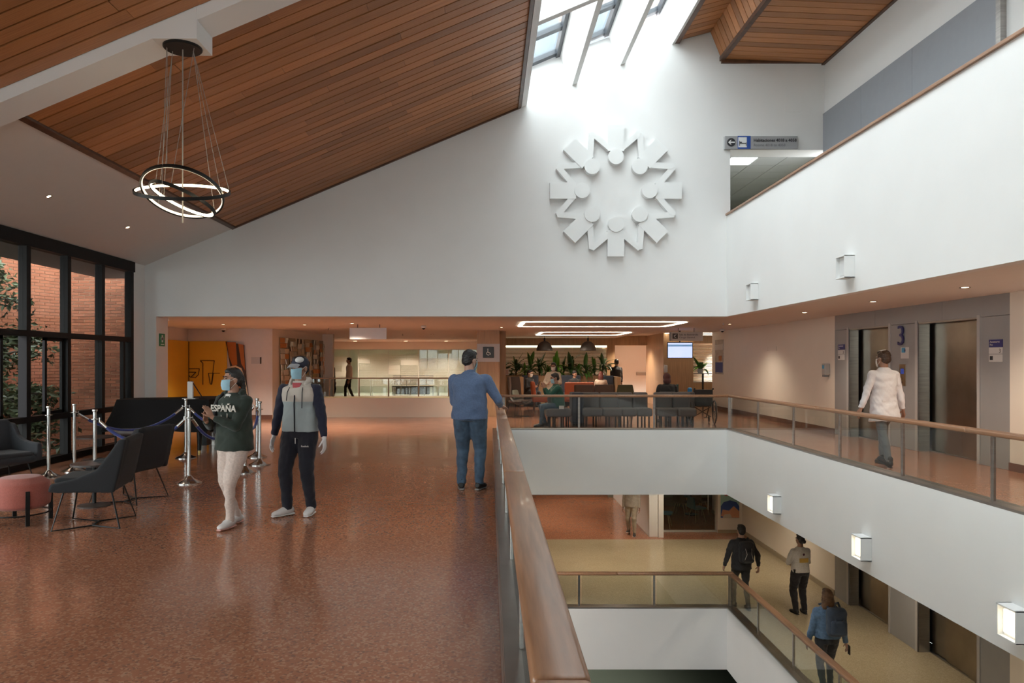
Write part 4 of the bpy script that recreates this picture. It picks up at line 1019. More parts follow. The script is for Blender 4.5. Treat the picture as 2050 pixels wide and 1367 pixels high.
for z, off in levels:
    for i, p in enumerate(lp):
        d = (p - cen).normalized(); rip = .012 * math.sin(i * 1.7) * max(0, (.85 - z)) / .35
        tail = max(0, .45 - p.x) * (max(0, .93 - z) ** 1.3) * 1.1
        vs.append((p.x + d.x * (off + rip) - tail, p.y + d.y * (off + rip), z + (.02 * math.sin(i * .8) if z < .45 else 0)))
for j in range(len(levels) - 1):
    for i in range(n): fs.append((j * n + i, j * n + (i + 1) % n, (j + 1) * n + (i + 1) % n, (j + 1) * n + i))
fs.append(tuple(range(n))); fs.append(tuple(range((len(levels) - 1) * n, len(levels) * n))[::-1])
MB().add(vs, fs).build('cloth_cover', mat('black_cloth', (.006, .005, .005), .8, spec=.2, bump=.3, bscale=30), pt, smooth=True)
for x, y in ((.35, .35), (1.45, .15), (1.45, 1.2)):
    MB().loft([((x, y, .04), .035), ((x, y, .3), .045), ((x, y, .52), .06)], 10).build('leg', black, pt); MB().cyl((x, y, 0), (x, y, .045), .025, n=10).build('caster', mat('brass', (.5, .36, .14), .3, 1), pt)
MB().box(1.3, 1.42, .55, .75, .08, .5).build('pedal_lyre', black, pt)
t = thing('sign_holder', (-5.35, 12.95, .957), 'white leaflet holder with slanted dark frame on the piano cover', 'sign holder')
MB().rbox((0, 0, .16), (.10, .05, .30), .01).build('white_board', paper, t); MB().rbox((.0, 0, .006), (.24, .16, .012), .004).build('base', steel, t)
MB().tube([(.02, .0, .32), (.20, .02, .03), (.06, .02, .012)], .010, 6).build('frame', black, t)
t = thing('piano_bench', (-5.95, 12.15, 0), 'dark padded piano bench in front of the covered piano', 'bench')
MB().rbox((0, 0, .44), (.62, .34, .09), .03).build('seat', mat('brown_leather', (.05, .035, .03), .5), t, smooth=True)
for sx in (-.26, .26):
    for sy in (-.13, .13): MB().cyl((sx, sy, 0), (sx, sy, .41), .018, n=8).build('leg', black, t)
def bin_(x, y, r, h, lab):
    t = thing('steel_bin', (x, y, 0), lab, 'bin', 'steel bins'); MB().lathe([(r, 0), (r, h * .56), (r * 1.03, h * .57), (r * 1.03, h * .6), (r, h * .61), (r, h), (r * .8, h), (r * .8, h * .7)], n=28).build('body', mat('matt_steel', (.50, .48, .45), .32, 1), t, smooth=True); MB().lathe([(r * .78, h * .7), (r * .78, h * .72)], n=24).build('lid', black, t)
bin_(-5.62, 14.15, .09, .62, 'slim steel bin behind the piano, left of two'); bin_(-5.36, 14.15, .12, .62, 'wider steel bin behind the piano, right of two')

# stanchions and ropes
st_parts = None
def stanchion(x, y, label, lean=0.0):
    global st_parts
    t = thing('stanchion', (x, y, 0), label, 'stanchion', 'polished rope stanchions')
    if st_parts is None:
        st_parts = [('base', MB().lathe([(.165, 0), (.165, .012), (.14, .022), (.07, .055), (.04, .09), (.028, .10)], n=32).build('base', chrome, t, smooth=True)),
                    ('pole', MB().cyl((0, 0, .09), (0, 0, .97), .024, n=16).build('pole', chrome, t, smooth=True)),
                    ('ring_collar', MB().lathe([(.026, .86), (.055, .868), (.055, .874), (.026, .88)], n=20).build('ring_collar', chrome, t, smooth=True)),
                    ('cap', MB().lathe([(.024, .965), (.034, .975), (.034, .995), (.015, 1.0)], n=16).build('cap', chrome, t, smooth=True))]
    else:
        for nm, o in st_parts:
            c = bpy.data.objects.new(nm, o.data); COL.objects.link(c); c.parent = t
    return Vector((x, y, .87))
s1 = stanchion(-6.19, 10.16, 'steel stanchion nearest the slate armchair'); s2 = stanchion(-6.15, 10.72, 'steel stanchion by the second window mullion'); s3 = stanchion(-5.16, 9.46, 'steel stanchion partly behind the nearest dark chair')
s4 = stanchion(-4.02, 9.68, 'steel stanchion standing clear left of the woman'); s7 = stanchion(-5.12, 12.2, 'steel stanchion in front of the bins'); s6 = stanchion(-3.58, 10.6, 'steel stanchion half hidden behind the woman'); s5 = stanchion(-3.62, 11.4, 'steel stanchion between the woman and capped man'); s8 = stanchion(-3.95, 12.3, 'farther steel stanchion between the two walkers')
ropem = mat('blue_rope', (.018, .035, .20), .6, sheen=.4)
def rope(a, b, sag, label):
    t = thing('rope', (0, 0, 0), label, 'rope', 'blue barrier ropes'); d = (b - a).normalized(); a2, b2 = a + d * .06, b - d * .06
    pts = []
    for i in range(17):
        u = i / 16; p = a2.lerp(b2, u); p.z -= sag * 4 * u * (1 - u) + .03; pts.append(p)
    MB().tube(pts[1:-1], .020, 10).build('cord', ropem, t, smooth=True)
    for q, r_ in ((pts[0:3], a2), (pts[-3:], b2)):
        e = q[0] if q[0] is pts[0] else q[-1]; f_ = q[1]
        MB().cyl(e, f_.lerp(q[-1] if e is q[0] else q[0], .3), .022, n=10).build('end_cap', chrome, t, smooth=True); MB().tube([r_ + Vector((0, 0, .02)), e], .008, 6).build('hook', chrome, t)
rope(s3, s4, .28, 'blue rope hanging in front of the piano'); rope(s4, s6, .30, 'blue rope running behind the woman'); rope(s2, s7, .30, 'blue rope between the window and the piano'); rope(s6, s5, .24, 'short blue rope between the walkers'); rope(s5, s8, .24, 'farthest blue rope between the walkers'); rope(s7, s8, .30, 'blue rope passing under the piano front')
# ------------------------------------------------------------------ waiting lounge
greyf = mat('grey_upholstery', (.115, .113, .118), .85, var=.12, scale=90, bump=.15, bscale=300)
brownf = mat('taupe_upholstery', (.13, .085, .065), .85, var=.12, scale=90)
orangef = mat('orange_upholstery', (.50, .13, .06), .8, var=.1, scale=90)
navyf = mat('navy_upholstery', (.035, .042, .06), .85, var=.1, scale=90)
olivef = mat('olive_upholstery', (.09, .085, .045), .85, var=.1, scale=90)
tealf = mat('teal_plastic', (.02, .12, .12), .45)
def sofa(loc, rz, w, label, m, seats=2, h=.84, back=True, group='lounge sofas', d=.72):
    t = thing('sofa', loc, label, 'sofa', group, rz)
    for k in range(seats):
        x = -w / 2 + (k + .5) * w / seats
        soft(MB().rbox((x, -.06 if back else 0, .36), (w / seats - .012, d - .1, .20), .04), 'seat', m, t, .02, 3)
        if back: soft(MB().rbox((x, d / 2 - .10, .62), (w / seats - .012, .16, h - .40), .04), 'backrest', m, t, .02, 3)
    for sx in (-w / 2 + .08, -w / 6, w / 6, w / 2 - .08):
        for sy in (-d / 2 + .1, d / 2 - .14): MB().box(sx - .018, sx + .018, sy - .018, sy + .018, 0, .27).build('leg', black, t)
    return t
xs_ = lambda px, Y: (px - VX) * Y / F
sofa((xs_(1117, 18.1), 18.1, 0), 0, .62, 'grey single bench in front with the seated man', greyf, 1, back=False)
sofa((xs_(1203, 18.3), 18.3, 0), 0, .98, 'grey two seat sofa just behind the lounge balustrade, left of centre', greyf)
sofa((xs_(1270, 18.3), 18.3, 0), 0, .78, 'grey two seat sofa just behind the balustrade, middle', greyf)
sofa((xs_(1350, 18.3), 18.3, 0), 0, .95, 'grey two seat sofa next to the wheelchair', greyf)
sofa((xs_(1350, 19.05), 19.1, 0), PI, .95, 'grey sofa back to back where the hooded person sits', greyf)
t = thing('side_block', (xs_(1154, 18.5), 18.5, 0), 'dark upholstered end block between bench and sofa', 'block'); soft(MB().rbox((0, 0, .45), (.30, .6, .78), .03), 'body', navyf, t, .02, 3); MB().box(-.13, .13, -.25, .25, 0, .07).build('plinth', black, t)
sofa((xs_(1187, 22.2), 22.2, 0), PI, 1.22, 'taupe two seat sofa seen from behind', brownf, h=1.02)
sofa((xs_(1158, 24.6), 24.6, 0), PI, 1.0, 'orange sofa seen from behind beyond the taupe one', orangef, 1, h=1.02)
# orange armchair
t = thing('armchair', (xs_(1082, 24.0), 24.0, 0), 'orange high back armchair facing sideways', 'armchair', None, PI / 2)
soft(MB().rbox((0, 0, .38), (.56, .56, .18), .04), 'seat', orangef, t, .018, 3); soft(MB().rbox((0, .24, .66), (.56, .14, .62), .05, (-.1, 0, 0)), 'backrest', orangef, t, .018, 3)
for sx in (-.22, .22):
    for sy in (-.2, .22): MB().loft([((sx, sy, 0), .014), ((sx * .9, sy * .9, .3), .02)], 8).build('leg', trimwood, t)
# egg chair
t = thing('high_back_chair', (xs_(1037, 21.25), 21.25, 0), 'brown high back lounge chair with curved shell and green pillow', 'chair', None, math.radians(60))
g = []
for j in range(9):
    v = j / 8; row = []
    for i in range(9):
        u = i / 4 - 1; y = -.30 + .50 * min(1, v * 1.5) + max(0, v - .55) * .25; z = .40 - .03 * math.sin(v * PI) + (max(0, v - .45) / .55) ** 1.15 * .78
        w = .34 * (1 - .35 * max(0, v - .6)) ; row.append((u * w, y - .20 * (abs(u) ** 2) * (v > .35) * min(1, (v - .35) * 2.2), z + .10 * u * u * (v < .6)))
    g.append(row)
MB().sheet(g, .05).build('shell', mat('brown_shell', (.06, .035, .025), .5), t, smooth=True, bevel=0)
soft(MB().rbox((0, -.02, .46), (.46, .46, .09), .04), 'cushion', brownf, t, .02, 3); soft(MB().rbox((.02, .10, .66), (.36, .10, .28), .05, (-.3, 0, 0)), 'pillow', mat('sage_fabric', (.22, .23, .18), .85), t, .018, 3)
for s in (-1, 1): MB().tube([(s * .2, -.18, .38), (s * .27, -.26, .012), (s * .27, .26, .012), (s * .2, .18, .38)], .011, 6).build('sled_leg', black, t, smooth=True)
# olive chair, teal chair
def shellchair(loc, rz, m, label, legs=black, nm='shell_chair', hh=.95, ww=.5, group=None):
    t = thing(nm, loc, label, 'chair', group, rz)
    soft(MB().rbox((0, -.02, .45), (ww * .9, .46, .07), .03), 'seat', m, t, .018, 3)
    MB().prism([(-ww / 2, .46), (ww / 2, .46), (ww * .34, hh), (-ww * .34, hh)], 'y', .19, .25).build('backrest', m, t, bevel=.02)
    for sx in (-1, 1):
        for sy in (-1, 1): MB().loft([((sx * .22, sy * .20, 0), .010), ((sx * .12, sy * .12, .43), .016)], 8).build('leg', legs, t)
    return t
shellchair((xs_(1249, 21.3), 21.3, 0), PI, olivef, 'olive green tapered chair seen from behind', ww=.62)
shellchair((xs_(1370, 23.2), 23.2, 0), math.radians(70), tealf, 'small teal chair beside the oak wall under the screen', ww=.42, hh=.9)
# booth, planter
pl = thing('planter', (0, 27.6, 0), 'long oak planter box under the striped lounge window', 'planter')
x0, x1 = xs_(1002, 27.4), xs_(1214, 27.4)
MB().box(x0, x1, -.25, .25, 0, 1.10).build('box', oak, pl, bevel=.006); MB().box(x0 + .03, x1 - .03, -.22, .22, 1.10, 1.115).build('soil', mat('soil', (.03, .02, .014), .95), pl)
for px, lab in ((1043, 'left'), (1234, 'right')):
    bo = thing('booth_end', (xs_(px, 26.2), 26.2, 0), 'oak end panel of the seating booth on the ' + lab, 'booth panel'); MB().box(-.07, .07, -.5, .9, 0, 1.08).build('panel', oak, bo, bevel=.005); MB().box(-.075, .075, -.51, .91, 0, .06).build('plinth', trimwood, bo)
def booth(x, w, y, label):
    t = thing('booth_bench', (x, y, 0), label, 'bench'); soft(MB().rbox((0, -.1, .30), (w, .6, .36), .04), 'seat', navyf, t, .02, 3); soft(MB().rbox((0, .24, .72), (w, .16, .80), .04), 'backrest', navyf, t, .02, 3); MB().box(-w / 2 + .02, w / 2 - .02, -.35, .3, 0, .12).build('plinth', black, t)
booth(xs_(1062, 26.6), .62, 26.6, 'navy upholstered booth seat beside the left oak end panel'); booth(xs_(1219, 26.0), .42, 26.0, 'navy upholstered booth seat beside the right oak end panel'); booth(xs_(1140, 26.8), .9, 26.8, 'navy booth seat in the middle below the plants')
t = thing('lounge_table', (xs_(1188, 25.4), 25.4, 0), 'pale small table between the lounge seats', 'table'); MB().rbox((0, 0, .74), (.7, .5, .03), .01).build('table_top', mat('pale_top', (.55, .45, .36), .4), t); MB().cyl((0, 0, .02), (0, 0, .73), .03, n=10).build('pole', black, t); MB().lathe([(.2, 0), (.2, .02)], n=24).build('base', black, t)
t = thing('laptop', (xs_(1183, 25.3), 25.3, .757), 'small dark laptop open on the pale table', 'laptop'); MB().box(-.12, .12, -.09, .09, 0, .012).build('keyboard', dkf, t); MB().obox((0, .12, .09), (.24, .01, .17), (-.3, 0, 0)).build('lid', dkf, t)
t = thing('notice_card', (xs_(1015, 27.2), 27.35, 1.115), 'small white notice card standing on the planter', 'card'); MB().box(-.07, .07, 0, .01, 0, .24).build('card', paper, t); MB().box(-.05, .05, -.004, 0, .03, .2).build('print', mat('pink_print', (.6, .42, .36), .6), t)
t = thing('notice_card', (xs_(1124, 17.8), 17.78, .46), 'small white card on the bench before the seated man', 'card'); MB().box(-.06, .06, 0, .012, 0, .08).build('card', paper, t); MB().box(-.06, .06, -.03, .03, -.0, .006).build('foot', paper, t)
# potted-looking planter plants
lg = [mat('plant_leaf_' + n, c, .4, col2=c2, scale=4) for n, c, c2 in (('dark', (.03, .09, .02), (.06, .15, .035)), ('mid', (.06, .18, .03), (.10, .26, .05)), ('bright', (.12, .36, .04), (.18, .46, .07)))]
def leafmesh(m, arch, w):
    g = []
    for j in range(8):
        v = j / 7; ww = w * math.sin(PI * min(1, .08 + v * .92)) ** .8; y = math.sin(v * arch) / arch; z = (1 - math.cos(v * arch)) / arch
        g.append([(-ww, y, -z + .12 * ww), (0, y, -z), (ww, y, -z + .12 * ww)])
    me = MB().sheet(g, .012).mesh('leaf'); me.materials.append(m); me.polygons.foreach_set('use_smooth', [True] * len(me.polygons)); return me
LM = [leafmesh(m, a, w) for m in lg for a, w in ((1.9, .075), (1.2, .085), (.3, .13))]
rp = random.Random(21)
def plant(px, y, z, h, kind, label, n=22, spread=1.0):
    t = thing('leafy_plant', (xs_(px, y), y, z), label, 'plant', 'plants in the oak planter')
    MB().loft([((0, 0, 0), .03), ((.02, 0, h * .35), .022), ((0, 0, h * .5), .012)], 7).build('stem', bark, t)
    for k in range(n):
        a = rp.uniform(0, 2 * PI); up = rp.uniform(.25, 1.3); L_ = h * rp.uniform(.5, .85); zz = h * rp.uniform(.03, .42)
        if k == 0: up = 1.5
        o = bpy.data.objects.new('leaf', LM[kind * 3 + (2 if up > 1.25 else rp.choice((0, 1)))]); COL.objects.link(o); o.parent = t
        o.location = (0, 0, zz); o.rotation_euler = Euler((up, 0, a), 'XYZ'); o.scale = (L_ * rp.uniform(.8, 1.2), L_ * spread, L_)
names = ['broad dark', 'tall spiky dark', 'bright rosette', 'upright pale-tipped', 'low feathery', 'bright narrow', 'arching dark', 'tallest upright', 'small bright', 'paddle-leaved', 'drooping', 'palm-like']
for k, (px, h, kind) in enumerate(((1012, .75, 0), (1033, 1.0, 0), (1050, .5, 2), (1062, .85, 1), (1080, .95, 0), (1096, .6, 1), (1113, .85, 2), (1128, .7, 0), (1143, 1.05, 0), (1158, .6, 2), (1172, .85, 1), (1190, .65, 1), (1206, 1.0, 0))):
    plant(px, 27.6, 1.11, h, kind, (names + ['last tall'])[k] + ' plant in the oak planter, %s from the column' % ['first', 'second', 'third', 'fourth', 'fifth', 'sixth', 'seventh', 'eighth', 'ninth', 'tenth', 'eleventh', 'twelfth', 'thirteenth'][k])
t = thing('high_table', (xs_(1407, 26.4), 26.4, 0), 'tall black pedestal table with a plant by the small window', 'table'); MB().lathe([(.42, 1.18), (.42, 1.2)], n=36).build('table_top', black, t); MB().cyl((0, 0, .02), (0, 0, 1.18), .035, n=12).build('pole', black, t); MB().lathe([(.25, 0), (.25, .02)], n=28).build('base', black, t)
pv = thing('potted_plant', (xs_(1402, 26.3), 26.3, 1.2), 'lush green potted plant on the tall black table', 'plant'); MB().lathe([(.09, 0), (.12, .16), (.10, .16), (.09, .12)], n=20).build('pot', paper, pv, smooth=True)
for k in range(16):
    a = rp.uniform(0, 2 * PI); o = bpy.data.objects.new('leaf', LM[(3, 6, 4, 7, 5)[k % 5]]); COL.objects.link(o); o.parent = pv; L_ = rp.uniform(.4, .75); o.location = (0, 0, .14); o.rotation_euler = Euler((rp.uniform(.3, 1.4), 0, a)); o.scale = (L_ * 1.5, L_, L_)
# pendant lamps
for px, w in ((1090, 'left'), (1177, 'right')):
    Y = 26.0; t = thing('pendant_lamp', (xs_(px, Y), Y, 2.02), 'dark dome pendant lamp over the lounge, ' + w + ' of two', 'lamp', 'dome pendant lamps')
    pf = [(.29 * math.cos(a), .34 * math.sin(a)) for a in [i * PI / 2 / 10 for i in range(10)]] + [(.03, .345), (.03, .335)] + [(.275 * math.cos(a), .325 * math.sin(a)) for a in [i * PI / 2 / 10 for i in range(9, -1, -1)]]
    MB().lathe(pf, n=36).build('shade', mat('dark_shade', (.045, .035, .03), .6), t, smooth=True); MB().cyl((0, 0, .34), (0, 0, .45), .03, n=10).build('neck', black, t); MB().cyl((0, 0, .44), (0, 0, ZC - 2.02), .008, n=6).build('cord', black, t); MB().ell((0, 0, .2), (.05, .05, .06), n=12, m=8).build('bulb', warm_lamp, t)
# wheelchair seen from behind
wc_ = thing('wheelchair', (xs_(1405, 19.0), 19.0, 0), 'black folding wheelchair with spoked wheels parked by the cream wall', 'wheelchair', None, math.radians(172))
gr = mat('tyre_grey', (.05, .05, .05), .6)
for s in (-1, 1):
    cx = s * .30; M = Matrix.Translation((cx, .12, .31)) @ Matrix.Rotation(PI / 2, 4, 'Y')
    def tor(R, r, n=40, m=8):
        mb = MB(); vs = []; fs = []
        for i in range(n):
            a = 2 * PI * i / n
            for j in range(m):
                b = 2 * PI * j / m; vs.append(((R + r * math.cos(b)) * math.cos(a), (R + r * math.cos(b)) * math.sin(a), r * math.sin(b)))
        for i in range(n):
            for j in range(m): fs.append((i * m + j, ((i + 1) % n) * m + j, ((i + 1) % n) * m + (j + 1) % m, i * m + (j + 1) % m))
        return mb.add(vs, fs)
    w = tor(.295, .017).xf(M).build('wheel', gr, wc_, smooth=True); tor(.25, .008).xf(Matrix.Translation((s * .03, 0, 0)) @ M).build('hand_rim', chrome, w, smooth=True); MB().cyl((cx - .04, .12, .31), (cx + .04, .12, .31), .03, n=12).build('hub', chrome, w)
    for k in range(12):
        a = 2 * PI * k / 12; MB().cyl((cx, .12, .31), (cx, .12 + .28 * math.cos(a), .31 + .28 * math.sin(a)), .003, n=4).build('spoke', chrome, w)
    tor(.08, .016, 20, 6).xf(Matrix.Translation((s * .24, -.38, .095)) @ Matrix.Rotation(PI / 2, 4, 'Y')).build('caster', gr, wc_, smooth=True)
    MB().tube([(s * .23, .22, .30), (s * .23, .22, .90), (s * .23, .26, .93), (s * .23, .36, .92)], .012).build('frame_tube', black, wc_, smooth=True); MB().cyl((s * .23, .27, .925), (s * .23, .38, .92), .017, n=10).build('push_handle', black, wc_)
    MB().tube([(s * .23, .22, .48), (s * .23, -.25, .48), (s * .22, -.40, .30), (s * .20, -.55, .12)], .012).build('frame_tube', black, wc_, smooth=True); MB().rbox((s * .25, -.02, .70), (.05, .34, .035), .01).build('armrest', black, wc_); MB().box(s * .2 - .06, s * .2 + .06, -.62, -.48, .11, .12).build('footplate', black, wc_)
MB().rbox((0, -.02, .48), (.44, .42, .04), .01).build('seat', mat('black_vinyl', (.015, .015, .016), .5), wc_); MB().rbox((0, .21, .70), (.44, .03, .40), .01).build('backrest', MATS['black_vinyl'], wc_)
for s in (-1, 1): MB().tube([(s * .22, .1, .18), (-s * .22, .1, .45)], .010).build('cross_brace', black, wc_)
t = thing('blue_bag', (xs_(1383, 19.5), 19.6, .78), 'small bright blue bag on the grey sofa back beside the wheelchair', 'bag'); soft(MB().rbox((0, 0, .06), (.12, .10, .16), .03), 'body', mat('blue_bag', (.02, .2, .45), .5), t, .015, 2)
# wall phone
t = thing('wall_phone', (xs_(1311, 27.4), 25.97, 1.25), 'white wall handset with cord on the oak wall', 'phone'); t.location.x = 6.32; MB().rbox((0, -.02, .12), (.12, .05, .26), .02).build('body', paper, t); MB().tube([(-.05, -.06, .26), (-.07, -.08, .18), (-.07, -.08, .05), (-.05, -.06, -.02)], .018).build('handset', paper, t, smooth=True); MB().tube([(0, -.03, 0), (.03, -.03, -.4), (.0, -.03, -.9)], .008).build('cord', paper, t)
t = thing('door_reader', (xs_(1222, 28.65), 28.69, 1.42), 'small black card reader on the oak pier', 'reader'); MB().rbox((0, -.015, 0), (.08, .03, .14), .01).build('body', black, t); MB().box(-.015, .015, -.034, -.03, .02, .05).build('sensor', chrome, t)

# ------------------------------------------------------------------ storey below
struct(MB().box(7.0, 9.5, 22.2, 22.5, Z2, -1.0), 'wall_poster', cream, 'cream wall block with the poster one storey down')
struct(MB().box(7.0, 9.5, 22.19, 22.2, Z2, Z2 + .1), 'baseboard_poster', MATS['beige_skirting'], 'low beige skirting of the poster wall')
struct(MB().box(xs_(1317, 21.7), xs_(1327, 21.7), 21.6, 21.75, Z2, -1.0).box(xs_(1300, 21.7), xs_(1317, 21.7), 21.72, 28, Z2, -1.0), 'column_lower', white, 'slim white post beside the cafe glass one storey down')
w6 = struct(MB().box(xs_(1327, 22), 7.0, 22.3, 22.36, Z2, Z2 + .06), 'window_6', MATS['alu_frame'], 'clear glass front of the cafe one storey down')
for a, b in ((xs_(1327, 22) + .03, 6.0), (6.03, 6.97)): MB().box(a, b, 22.32, 22.33, Z2 + .06, -1.0).build('pane', clear, w6)
MB().cyl((6.72, 22.25, Z2 + .7), (6.72, 22.25, Z2 + 1.5), .015, n=8).build('door_handle', steel, w6)
struct(MB().box(4.6, 9.5, 28, 28.2, Z2, -1.0), 'wall_cafe_back', mat('dim_green', (.16, .17, .13), .6), 'dim rear wall of the cafe one storey down')
wl = mat('beech_leg', (.42, .27, .14), .5); bluep = mat('petrol_shell', (.02, .10, .13), .45); darkp = mat('brown_plastic', (.09, .05, .03), .5)
for k, (px, y, m, rz) in enumerate(((1330, 23.0, bluep, 1.2), (1362, 24.8, darkp, 2.6), (1395, 23.8, bluep, 1.9), (1376, 26.0, bluep, .4), (1402, 25.0, darkp, 2.2))):
    shellchair((xs_(px, y), y, Z2), rz, m, ['petrol blue cafe chair behind the slim white post', 'brown cafe chair in the middle of the lower cafe', 'petrol blue cafe chair nearest the lower glass door', 'petrol blue cafe chair deeper in the lower cafe', 'brown cafe chair close to the poster wall'][k], wl, 'cafe_chair', .82, .48, 'cafe chairs one storey down')
t = thing('cafe_table', (xs_(1383, 24.9), 24.9, Z2), 'round cafe table among the blue chairs downstairs', 'table'); MB().lathe([(.36, .72), (.36, .745)], n=28).build('table_top', darkp, t); MB().cyl((0, 0, .02), (0, 0, .72), .03, n=10).build('pole', black, t); MB().lathe([(.22, 0), (.22, .02)], n=24).build('base', black, t)
a, b = P(1443, 988, 22.17), P(1480, 1036, 22.17)
t = thing('poster', (a.x, 22.18, b.z), 'blue and orange printed poster with arch shape downstairs', 'poster'); W = b.x - a.x; H = a.z - b.z + .25
MB().box(0, W, -.01, .01, 0, H).build('sheet', mat('poster_mint', (.30, .48, .44), .5), t)
MB().prism([(0, 0), (W, 0), (W, H * .35), (W * .85, H * .48), (W * .5, H * .54), (W * .15, H * .48), (0, H * .35)], 'y', -.014, -.01).build('blue_arch', mat('poster_blue', (.03, .07, .25), .5), t)
MB().prism([(0, .05), (W * .3, .0), (W, 0), (W, H * .2), (W * .7, H * .36), (W * .45, H * .22), (W * .1, H * .25)], 'y', -.018, -.014).build('orange_shape', mat('poster_skin', (.55, .25, .15), .5), t)
MB().prism([(W * .1, .0), (W * .6, 0), (W * .5, H * .12), (W * .2, H * .1)], 'y', -.021, -.018).build('pale_shape', mat('poster_pale', (.6, .5, .4), .5), t)
dd = MB().lathe([(.08, 0), (.08, .005)], n=24).xf(Matrix.Translation((W * .3, -.01, H * .75)) @ Matrix.Rotation(PI / 2, 4, 'X')); dd.build('round_mark', mat('poster_red', (.4, .12, .12), .5), t)
t = thing('wall_bin', (xs_(1497, 22.1), 22.12, Z2 + 1.05), 'small grey wall box right of the poster downstairs', 'box'); MB().rbox((0, 0, .12), (.3, .14, .2), .01).build('body', greyclad, t); MB().box(-.12, .12, -.08, -.07, .16, .19).build('slot', black, t)
t = thing('notice_board', (XW, 19.6, Z2 + 1.1), 'grey notice board on the lower lift wall', 'board'); MB().box(-.02, 0, -.75, .75, 0, .95).build('panel', mat('board_grey', (.26, .25, .23), .4), t, bevel=.004)
for q in range(8): MB().box(-.023, -.02, -.6, .55 - .1 * (q % 3), .85 - q * .1, .875 - q * .1).build('text_line', mat('board_line', (.45, .43, .4), .6), t)
# ------------------------------------------------------------------ people
skin_m = mat('skin_tan', (.36, .19, .125), .5, var=.06, scale=20); skin_l = mat('skin_fair', (.50, .29, .21), .5, var=.06, scale=20); skin_d = mat('skin_brown', (.27, .135, .085), .5, var=.06, scale=20)
hair_b = mat('hair_black', (.012, .010, .010), .45, var=.3, scale=60, bump=.5, bscale=90); hair_br = mat('hair_brown', (.06, .032, .018), .45, var=.4, scale=50, bump=.5, bscale=90)
maskblue = mat('mask_blue', (.30, .50, .60), .7, var=.05, scale=40); maskwhite = mat('mask_white', (.66, .62, .58), .7)
eyew = mat('eye_dark', (.02, .014, .012), .2); lipm = mat('lips', (.30, .11, .09), .5)
def fab(name, c, var=.12, scale=60, rough=.85): return mat(name, c, rough, var=var, scale=scale, bump=.25, bscale=220, sheen=.15)

def ik(a, c, l1, l2, pole):
    a, c = Vector(a), Vector(c); d = c - a; L = d.length; mx = (l1 + l2) * .999
    if L > mx: c = a + d * (mx / L); d = c - a; L = mx
    dn = d.normalized(); x = (l1 * l1 - l2 * l2 + L * L) / (2 * L); h = math.sqrt(max(0, l1 * l1 - x * x))
    p = Vector(pole); p = (p - dn * p.dot(dn)).normalized()
    return a + dn * x + p * h, c

def hand(mb, w, d, n, s, curl=.35, side=1):
    """palm and five fingers: w wrist, d finger direction, n palm normal, side +1 when the thumb lies along d x n"""
    w, d, n = Vector(w), Vector(d).normalized(), Vector(n); n = (n - d * n.dot(d)).normalized(); e = d.cross(n) * side
    k = s
    mb.loft([(w - d * .01 * k, .023 * k, .019 * k), (w + d * .03 * k, .032 * k, .017 * k), (w + d * .075 * k, .041 * k, .015 * k), (w + d * .092 * k, .040 * k, .012 * k)], 14, right=e)
    for q, (off, ln, st) in enumerate(((.031, .070, .088), (.0105, .079, .093), (-.0105, .074, .090), (-.031, .058, .082))):
        p = w + (e * off + d * st) * k; ang = 0; prev = p; r = (.0088, .0092, .0088, .0078)[q] * k
        fan = e * (off * .9)
        for seg in range(3):
            ang += curl * (.55, 1.0, .8)[seg]
            dirv = (d * math.cos(ang) + n * math.sin(ang) + fan).normalized(); nx = prev + dirv * (ln * (.44, .31, .25)[seg]) * k
            mb.tcap(prev, r, nx, r * .9, 8); prev = nx; r *= .92
    p = w + (e * .026 + d * .028) * k; t1 = (e * .75 + d * .65 + n * .25).normalized(); p2 = p + t1 * .035 * k; t2 = (e * .35 + d * .9 + n * .3 * (1 + curl)).normalized(); p3 = p2 + t2 * .030 * k; p4 = p3 + (t2 + n * .2).normalized() * .024 * k
    mb.tcap(p, .014 * k, p2, .0115 * k, 8); mb.tcap(p2, .011 * k, p3, .0095 * k, 8); mb.tcap(p3, .0095 * k, p4, .008 * k, 8)

